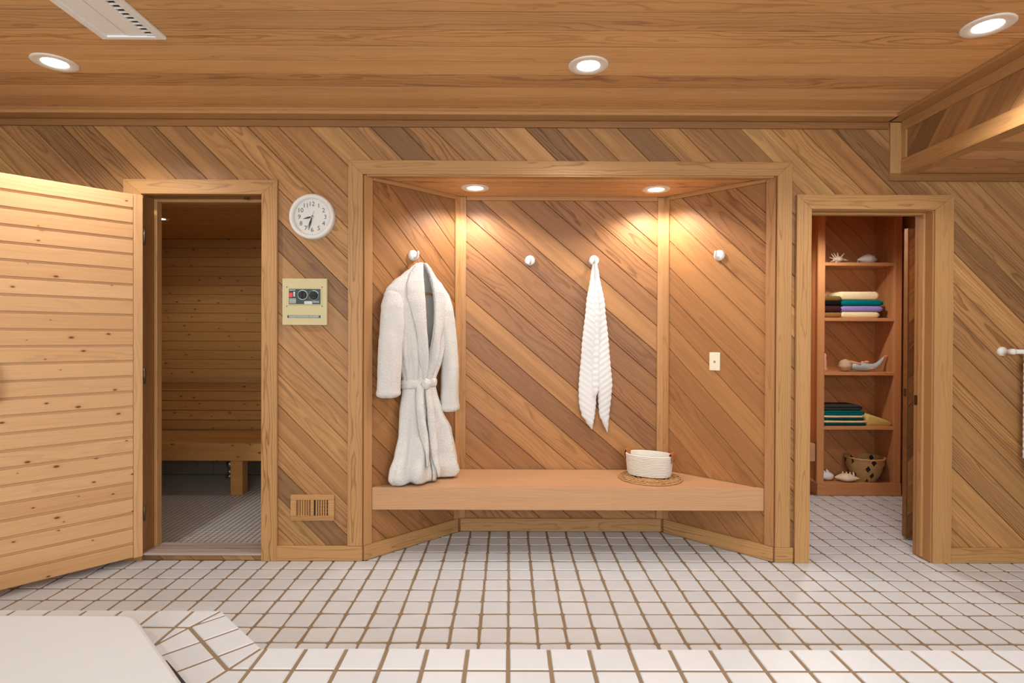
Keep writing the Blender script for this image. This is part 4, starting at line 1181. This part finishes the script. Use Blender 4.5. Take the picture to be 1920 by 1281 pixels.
# ---- towel bar at right
tb = thing('towel_bar', (3.2, 0, 1.245), 'white towel bar on the right wall beyond the closet door', 'towel bar')
for x in (2.900, 3.56):
    lathe('bracket', [(0.027, 0.0), (0.027, 0.010), (0.022, 0.016), (0.013, 0.020), (0.013, 0.052), (0.017, 0.056), (0.017, 0.084), (0.012, 0.090), (0, 0.090)], M['white'], tb, onwall(x, 1.247) @ FR, 28)
tube('rod', [(2.90, -0.070, 1.247), (3.56, -0.070, 1.247)], 0.0135, M['white'], tb, 16)
rows = []
for i in range(97):
    u = i / 96.0                                    # front hem -> over the rod -> back hem
    if u < 0.5: yy, zz = -0.094, 0.545 + (1.247 - 0.545) * (u / 0.46) if u < 0.46 else 1.247
    if u < 0.46: pass
    elif u <= 0.54:
        a = PI * (u - 0.46) / 0.08
        yy, zz = -0.070 - 0.022 * math.cos(a), 1.247 + 0.022 * math.sin(a)
    else: yy, zz = -0.048, 1.247 - (u - 0.54) / 0.46 * 0.62
    rib = 0.004 * abs(math.sin(PI * zz / 0.036))
    row = []
    for j in range(28):
        x = 2.995 + 0.47 * j / 27.0
        e2 = -rib * 1.3 if j == 0 else (rib * 1.3 if j == 27 else 0)
        row.append((x + e2, yy - (rib if u < 0.5 else -rib) * (0.4 if j in (0, 27) else 1), zz))
    rows.append(row)
v, f = loft(rows, closed=False)
t2 = pyd('towel', v, f, M['towel'], None, Matrix.Identity(4), smooth=True)
m_ = t2.modifiers.new('thickness', 'SOLIDIFY'); m_.thickness = 0.009; m_.offset = 0
c_ = Vector((3.23, -0.071, 0.9)); t2.data.transform(Matrix.Translation(-c_)); t2.matrix_world = Matrix.Translation(c_)
tag(t2, 'white ribbed towel draped over the towel bar at the right edge', 'towel')

# ---- tub cover at lower left
co = thing('tub_cover', (-2.2, -2.0, DZ + 0.008), 'smooth white tub cover lying on the tiled deck at lower left', 'tub cover')
out = [(-3.85, -1.470)]
cxr, cyr, rr_ = -1.262, -1.55, 0.08
for k in range(9):
    a = R(90 - 45 * k / 8.0); out.append((cxr + rr_ * math.cos(a), cyr + rr_ * math.sin(a)))
off_ = (out[-1][0] + out[-1][1])
out += [(-0.45, off_ + 0.45), (-0.45, -2.85), (-3.85, -2.85)]
n = len(out)
def inset_poly(p, d): return [(x + d * (-2.0 - x) / 2.2, y + d * (-2.15 - y) / 0.9) for x, y in p]
rows = []
for d, z in ((0.012, 0.0), (0.0, 0.012), (0.0, 0.046), (0.004, 0.057), (0.012, 0.064), (0.024, 0.067)):
    rows.append([(x + 2.2, y + 2.0, z) for x, y in inset_poly(out, d)])
v, f = loft(rows)
pyd('shell', v, f, M['cover'], co, None, local=True, smooth=False)
rows = tube_rows([(-0.985 + 2.2, -1.715 + 2.0, 0.052), (-0.94 + 2.2, -1.76 + 2.0, 0.046), (-0.89 + 2.2, -1.80 + 2.0, 0.030), (-0.83 + 2.2, -1.86 + 2.0, 0.012), (-0.78 + 2.2, -1.92 + 2.0, 0.006)], [0.003, 0.010, 0.014, 0.014, 0.012], 8, 0.4)
v, f = loft(rows); pyd('gap_shadow', v, f, M['black'], co, None, local=True, smooth=True)  # dark strip drawn for the shaded gap under the cover edge

# ================================================================== CLOSET CONTENTS
UY = 1.42
un = thing('shelf_unit', (2.94, 1.54, 0), 'tall built-in cedar shelf unit inside the closet', 'shelf unit')
for x0, x1 in ((2.587, 2.646), (3.233, 3.291)):
    beam('stile', ((x0 + x1) / 2, UY + 0.02, 0.104), ((x0 + x1) / 2, UY + 0.02, KC - 0.001), (0, -1, 0), x1 - x0, 0.02, M['closet'], un)
beam('side_panel', (2.628, 1.557, 0.104), (2.628, 1.557, KC - 0.001), (1, 0, 0), 0.232, 0.018, M['closet'], un)
beam('side_panel', (3.251, 1.557, 0.104), (3.251, 1.557, KC - 0.001), (-1, 0, 0), 0.232, 0.018, M['closet'], un)
SHZ = [1.958, 1.493, 1.037, 0.580]
for z in SHZ: beam('shelf', (2.647, 1.548, z - 0.028), (3.232, 1.548, z - 0.028), (0, 0, 1), 0.25, 0.028, M['closet'], un)
box('plinth', 2.587, 3.291, UY - 0.012, 1.672, 0.001, 0.104, M['closet'], un, 0.003)
sp2 = thing('trim_7', (2.5, 1.46, 0), 'upright cedar panel left of the closet shelves', 'trim', kind='structure')
beam('panel_board', (2.515, 1.672, 0.001), (2.515, 1.672, KC - 0.001), (0, -1, 0), 0.142, 0.02, M['closet'], sp2)
cb = thing('closet_bench', (2.1, 1.4, 0.29), 'end of a thick wooden bench inside the closet', 'bench')
box('seat', 1.68, 2.546, 1.40, 1.65, 0.403, 0.443, M['bench'], cb, 0.003)
box('front_board', 1.68, 2.546, 1.37, 1.40, 0.297, 0.443, M['bench'], cb, 0.003)
# door leaf standing in the closet
d2 = thing('door_2', (2.61, 0.37, 0.012), 'dark diagonal board door leaf standing ajar inside the closet', 'door', kind='structure')
box('core', 2.61, 3.33, 0.380, 0.418, 0.012, 2.045, M['trimd'], d2, 0.002)
boards(d2, (0, 0.372, 0), (1, 0, 0), (0, 0, 1), [(2.614, 3.326, 0.02, 2.04)], R(-45), 0.128, 0.05, M['cedar'])
box('latch', 2.6085, 2.611, 0.385, 0.409, 0.94, 0.99, M['bronze'], d2, 0.0005)

# ---- folded towels
def folded(x0, x1, z0, z1, y0, y1, mat, label, layers=2, seed=1, group=None):
    """folded cloth: rounded front folds, soft top"""
    h = z1 - z0
    prof = []
    for k in range(layers):
        a0, hh = k * h / layers, h / layers
        for a in (-80, -40, 0, 40, 80):
            prof.append((y0 + 0.010 - 0.010 * math.cos(R(a)), a0 + hh / 2 + hh / 2 * math.sin(R(a)) * 0.98))
    prof += [(y0 + 0.05, h), ((y0 + y1) / 2, h), (y1, h * 0.98), (y1, 0.0), ((y0 + y1) / 2, 0.0)]
    rows = []
    n = 14
    for i in range(n + 1):
        u = i / n
        e = min(u, 1 - u)
        k = 1.0 if e > 0.07 else 0.55 + 0.45 * math.sqrt(max(0, 1 - (1 - e / 0.07) ** 2))
        row = []
        for (y, z) in prof:
            nz = noise.noise(Vector((u * 3.2 + seed * 7.3, y * 9, z * 30))) * 0.0022
            zz = z0 + h / 2 + (z - h / 2) * k
            zz = max(z0 + 0.0002, zz + (nz if z > 0.004 else 0.0))
            row.append((x0 + (x1 - x0) * u - (x0 + x1) / 2, y + nz - (y0 + y1) / 2, zz - z0))
        rows.append(row)
    v, f = loft(rows)
    o = pyd('folded_towel', v, f, mat, None, Matrix.Translation(((x0 + x1) / 2, (y0 + y1) / 2, z0)), smooth=True)
    tag(o, label, 'towel', group)
    return o
def cloth(n, c): return plain(n, c, rough=0.95, spec=0.1, noise_amt=0.12, nscale=60, bump=0.5, bscale=350)
cream, teal, lav = cloth('cream_terry', srgb(240, 222, 176)), cloth('teal_terry', srgb(0, 112, 116)), cloth('lavender_terry', srgb(152, 136, 200))
brown, blk, plum, tan = cloth('brown_terry', srgb(120, 92, 48)), cloth('black_terry', srgb(18, 16, 22)), cloth('plum_terry', srgb(66, 32, 36)), cloth('tan_terry', srgb(150, 104, 54))
char, green, yel = cloth('charcoal_terry', srgb(58, 60, 58)), cloth('dark_green_terry', srgb(16, 70, 68)), cloth('yellow_cloth', srgb(222, 190, 112))
S_ = SHZ[1] + 0.0004
GU, GL = 'towels folded on the second closet shelf', 'towels folded on the fourth closet shelf'
zz = S_
for k, (mat, h, x1, lab) in enumerate(((cream, .050, 3.125, 'cream folded towel at the bottom of the right stack on the second closet shelf'), (lav, .050, 3.155, 'lavender folded towel in the stack on the second closet shelf'),
                                       (teal, .050, 3.155, 'teal folded towel under the topmost cream one on the second closet shelf'), (cream, .072, 3.120, 'thick cream folded towel topmost on the second closet shelf'))):
    folded(2.795, x1, zz, zz + h, 1.450, 1.66, mat, lab, 1 if k != 3 else 1, k, GU); zz += h + 0.0004
zz = S_
for k, (mat, h, lab) in enumerate(((tan, .045, 'tan folded towel at the bottom of the left stack on the second closet shelf'), (plum, .055, 'dark plum folded towel in the left stack on the second closet shelf'),
                                   (blk, .040, 'black folded towel in the left stack on the second closet shelf'), (brown, .042, 'mottled brown folded towel topmost in the left stack on the second closet shelf'))):
    folded(2.655, 2.792, zz, zz + h, 1.435, 1.64, mat, lab, 1, k + 9, GU); zz += h + 0.0004
zz = SHZ[3] + 0.0004
for k, (mat, h, x1, lab) in enumerate(((green, .024, 3.02, 'dark green folded towel lowest on the fourth closet shelf'), (cream, .020, 3.02, 'cream folded towel second from the bottom on the fourth closet shelf'),
                                       (green, .022, 3.00, 'dark green folded towel between two cream ones on the fourth closet shelf'), (cream, .020, 3.00, 'cream folded towel just under the teal one on the fourth closet shelf'),
                                       (teal, .040, 3.005, 'dark teal folded towel under the charcoal one on the fourth closet shelf'), (char, .048, 2.985, 'charcoal folded towel topmost on the fourth closet shelf'))):
    folded(2.658, x1, zz, zz + h, 1.450, 1.66, mat, lab, 1 if h < .03 else 2, k + 20, GL); zz += h + 0.0004
rows = []
for i in range(13):
    u = i / 12.0
    h = 0.075 * (1 - u) ** 0.8 + 0.030
    x = 3.022 + 0.20 * u
    rows.append([(x, 1.44 + 0.01 * u, 0), (x + 0.004, 1.434 + 0.01 * u, h * 0.3), (x, 1.440, h * 0.55), (x + 0.004, 1.437, h * 0.8), (x, 1.445, h), (x, 1.54, h * 1.02 + 0.004 * math.sin(i)), (x, 1.63, h * 0.9), (x, 1.64, 0)])
v, f = loft(rows)
tag(pyd('folded_cloth', [(a - 3.12, b_ - 1.54, c) for a, b_, c in v], f, yel, None, Matrix.Translation((3.12, 1.54, SHZ[3] + 0.0004)), smooth=True), 'yellow folded cloth beside the charcoal topped towel stack', 'cloth')

# ---- shells
shellm = plain('seashell', srgb(236, 216, 186), rough=0.5, noise_amt=0.16, nscale=50)
shellw = plain('speckled_shell', srgb(232, 226, 222), rough=0.45, noise_amt=0.3, nscale=160)
def cone_bm(bm, base, tip, r):
    rows = tube_rows([base, Vector(base).lerp(Vector(tip), 0.6), tip], [r, r * 0.75, r * 0.35], 8)
    vs_ = [[bm.verts.new(p) for p in rw] for rw in rows]
    for a, b_ in zip(vs_, vs_[1:]):
        for i in range(8): bm.faces.new((a[i], a[(i + 1) % 8], b_[(i + 1) % 8], b_[i]))
    bm.faces.new(vs_[-1])
def shell(name, loc, sc, spikes, mat, label, rz=0.0, flat=0.7, spire=1.0):
    """spired shell: swelling whorl body along x with knobs or fingers"""
    bm = bmesh.new()
    rows = []
    for i in range(25):
        u = i / 24.0
        r = (0.10 + 0.9 * math.sin(PI * min(1, u * 1.02)) ** 0.8) * (0.35 + 0.65 * math.sin(PI * (0.12 + 0.62 * (1 - u)))) * (1 + 0.10 * abs(math.sin(u * 17)) * (1 - u))
        rows.append([Vector(((u - 0.5) * 2.0 * spire, r * 0.55 * math.cos(2 * PI * j / 18), r * 0.55 * flat * math.sin(2 * PI * j / 18) * (1.0 if math.sin(2 * PI * j / 18) > 0 else 0.75))) for j in range(18)])
    vr = [[bm.verts.new(p) for p in rw] for rw in rows]
    for a, b_ in zip(vr, vr[1:]):
        for i in range(18): bm.faces.new((a[i], a[(i + 1) % 18], b_[(i + 1) % 18], b_[i]))
    bm.faces.new(vr[0][::-1]); bm.faces.new(vr[-1])
    for b0, t0, r0 in spikes: cone_bm(bm, b0, t0, r0)
    zmin = min(q.co.z for q in bm.verts)
    for q in bm.verts: q.co = Vector((q.co.x * sc, q.co.y * sc, (q.co.z - zmin) * sc))
    o = from_bm(name, bm, mat, None, Matrix.Translation(loc) @ Matrix.Rotation(rz, 4, 'Z'), smooth=True)
    return tag(o, label, 'shell')
sp1 = [((0.2, 0, 0.2), (0.75, 0, 0.85), .13), ((0.5, 0, 0.05), (1.25, 0, -0.1), .14), ((-0.1, 0, 0.25), (-0.15, 0, 0.95), .12), ((-0.5, 0, 0.2), (-0.95, 0, 0.75), .10),
       ((-0.6, 0, 0.1), (-1.2, 0, 0.3), .10), ((-0.5, 0, -0.1), (-1.05, 0, -0.25), .11), ((-0.3, -0.1, -0.2), (-0.5, -0.1, -0.5), .12), ((-0.3, 0, 0.3), (-0.6, 0.1, 0.9), .10)]
shell('seashell', (2.815, 1.52, SHZ[0] + 0.0003), 0.066, sp1, shellm, 'cream spider conch shell with long fingers on the top closet shelf', 0, 0.8, 0.75)
sp2_ = [((x, -0.28, -0.05), (x + 0.04, -0.36, -0.26), .09) for x in (-0.75, -0.5, -0.2, 0.1, 0.4, 0.7)]
shell('seashell', (3.06, 1.52, SHZ[0] + 0.0003), 0.088, sp2_, shellw, 'pale speckled humped shell on the top closet shelf', PI, 0.95, 1.0)
kn_ = [((-0.35 + 0.28 * k, -0.1, 0.28 + 0.06 * math.sin(k * 2)), (-0.4 + 0.28 * k, -0.15, 0.58), .09) for k in range(4)] + [((0.1, 0.1, 0.2), (0.1, 0.1, 0.75), .12)]
shell('seashell', (2.725, 1.52, 0.1045), 0.085, kn_, shellw, 'knobbed grey white conch beside the left closet stile', R(200), 0.85, 0.9)
shell('seashell', (2.875, 1.475, 0.1045), 0.098, kn_[:4], shellm, 'cream pointed conch in front of the patterned basket', R(-12), 0.7, 1.0)

# ---- reclining figurine
fg = thing('figurine', (3.0, 1.50, SHZ[2] + 0.0003), 'small reclining ceramic figurine with a curved pale blue tail', 'figurine')
cer = plain('blue_ceramic', srgb(176, 192, 188), rough=0.35, noise_amt=0.28, nscale=70)
skin = plain('terracotta_ceramic', srgb(222, 160, 128), rough=0.45, noise_amt=0.2, nscale=60)
hairm = plain('hair_ceramic', srgb(196, 168, 134), rough=0.6, noise_amt=0.4, nscale=130)
rows = tube_rows([(-0.085, 0, 0.050), (-0.06, 0, 0.046), (-0.02, 0, 0.042), (0.03, 0, 0.038), (0.08, 0, 0.036), (0.115, 0, 0.042), (0.15, 0, 0.066), (0.178, 0, 0.098), (0.192, 0, 0.120)],
                 [0.028, 0.036, 0.038, 0.038, 0.034, 0.028, 0.020, 0.013, 0.009], 16, 0.95)
v, f = loft(rows); pyd('tail_body', v, f, cer, fg, None, local=True, smooth=True)
rows = tube_rows([(0.186, 0, 0.112), (0.200, 0, 0.130), (0.216, 0.002, 0.134), (0.226, 0.004, 0.132)], [0.008, 0.011, 0.012, 0.004], 10, 0.5)
v, f = loft(rows); pyd('tail_fin', v, f, skin, fg, None, local=True, smooth=True)
rows = tube_rows([(-0.125, -0.006, 0.082), (-0.09, -0.012, 0.080), (-0.05, -0.02, 0.072), (-0.02, -0.028, 0.060)], [0.012, 0.014, 0.012, 0.008], 10)
v, f = loft(rows); pyd('arm', v, f, skin, fg, None, local=True, smooth=True)
bm = bmesh.new(); bmesh.ops.create_uvsphere(bm, u_segments=24, v_segments=16, radius=0.052)
for q in bm.verts:
    q.co *= 1 + 0.08 * noise.noise(q.co * 90) + 0.05 * math.sin(q.co.z * 500)
    q.co += Vector((-0.135, 0, 0.052)); q.co.z = max(0.0005, q.co.z)
from_bm('hair', bm, hairm, fg, None, True, True)
for k, (x, z) in enumerate(((0.02, 0.078), (0.075, 0.028), (0.05, 0.082))):
    bm = bmesh.new(); bmesh.ops.create_uvsphere(bm, u_segments=12, v_segments=8, radius=0.014)
    for q in bm.verts: q.co = Vector((q.co.x * 1.5 + x, q.co.y + (-0.030 if k == 1 else 0), q.co.z * 0.8 + z))
    from_bm('shell_ornament', bm, skin, fg, None, True, True)
vs2 = lathe('ornament', [(0, 0), (0.022, 0.001), (0.026, 0.02), (0.016, 0.05), (0.022, 0.08), (0.014, 0.11), (0.018, 0.14), (0.006, 0.155), (0, 0.156)], skin, None, Matrix.Translation((2.682, 1.49, SHZ[2] + 0.0003)), 18)
tag(vs2, 'slim terracotta ornament half hidden by the left closet stile', 'ornament')

# ---- patterned basket
mb, nt, bs = new_mat('patterned_weave')
b = NB(nt)
tc = b.n('ShaderNodeTexCoord').outputs['Object']
sp = b.n('ShaderNodeSeparateXYZ'); b.l(tc, sp.inputs[0])
ang_ = b.math('ARCTAN2', sp.outputs[1], sp.outputs[0])
U_ = b.math('MULTIPLY', ang_, 11 / (2 * PI)); V_ = b.math('MULTIPLY', sp.outputs[2], 1 / 0.115)
def tri(x): return b.math('ABSOLUTE', b.math('SUBTRACT', b.math('FRACT', x), 0.5))
d1 = b.math('ADD', tri(U_), tri(V_))
d2_ = b.math('ADD', tri(b.math('ADD', U_, 0.5)), tri(b.math('ADD', V_, 0.5)))
on1 = b.math('MULTIPLY', b.math('LESS_THAN', d1, 0.26), b.math('LESS_THAN', b.math('FRACT', b.math('MULTIPLY', U_, 0.5)), 0.5))
on2 = b.math('MULTIPLY', b.math('LESS_THAN', d2_, 0.26), b.math('LESS_THAN', b.math('FRACT', b.math('MULTIPLY', b.math('ADD', U_, 0.5), 0.5)), 0.5))
wv = b.noise(b.vec('MULTIPLY', tc, (60, 60, 220)), 1, 2)
colr = b.mix(wv, srgb(150, 110, 66), srgb(214, 176, 118))
colr = b.mix(b.math('MAXIMUM', on1, on2), colr, srgb(34, 24, 22))
b.l(colr, bs.inputs['Base Color']); bs.inputs['Roughness'].default_value = 0.8
pb = thing('patterned_basket', (3.065, 1.545, 0.1045), 'woven bowl shaped basket with dark diamond pattern on the closet floor shelf', 'basket')
prof = [(0, 0.0), (0.085, 0.0)]
for k in range(20):
    u = (k + 0.5) / 20
    r_ = 0.085 + 0.066 * math.sin(u * PI / 2) ** 0.9
    prof += [(r_ - 0.001, (k + 0.1) * 0.0097), (r_ + 0.0015, (k + 0.5) * 0.0097), (r_ - 0.001, (k + 0.9) * 0.0097)]
prof += [(0.146, 0.196), (0.140, 0.190), (0.135, 0.15), (0.12, 0.07), (0.08, 0.012), (0, 0.011)]
lathe('bowl', prof, mb, pb, Matrix.Translation((3.065, 1.545, 0.1045)) @ Matrix.Rotation(R(20), 4, 'Z'), 48)
M['weave'] = plain('plain_weave', srgb(190, 150, 96), rough=0.8, noise_amt=0.3, nscale=120)
rows = []
bm = bmesh.new()
pa = [(0.151 * math.cos(2 * PI * i / 60), 0.151 * math.sin(2 * PI * i / 60), 0.194 + 0.0015 * math.sin(i * 1.9)) for i in range(61)]
v, f = loft(tube_rows(pa, [0.0075 + 0.001 * math.sin(i * 2.2) for i in range(61)], 8))
bm.free()
pyd('rim', v, f, M['weave'], pb, Matrix.Translation((3.065, 1.545, 0.1045)), smooth=True)
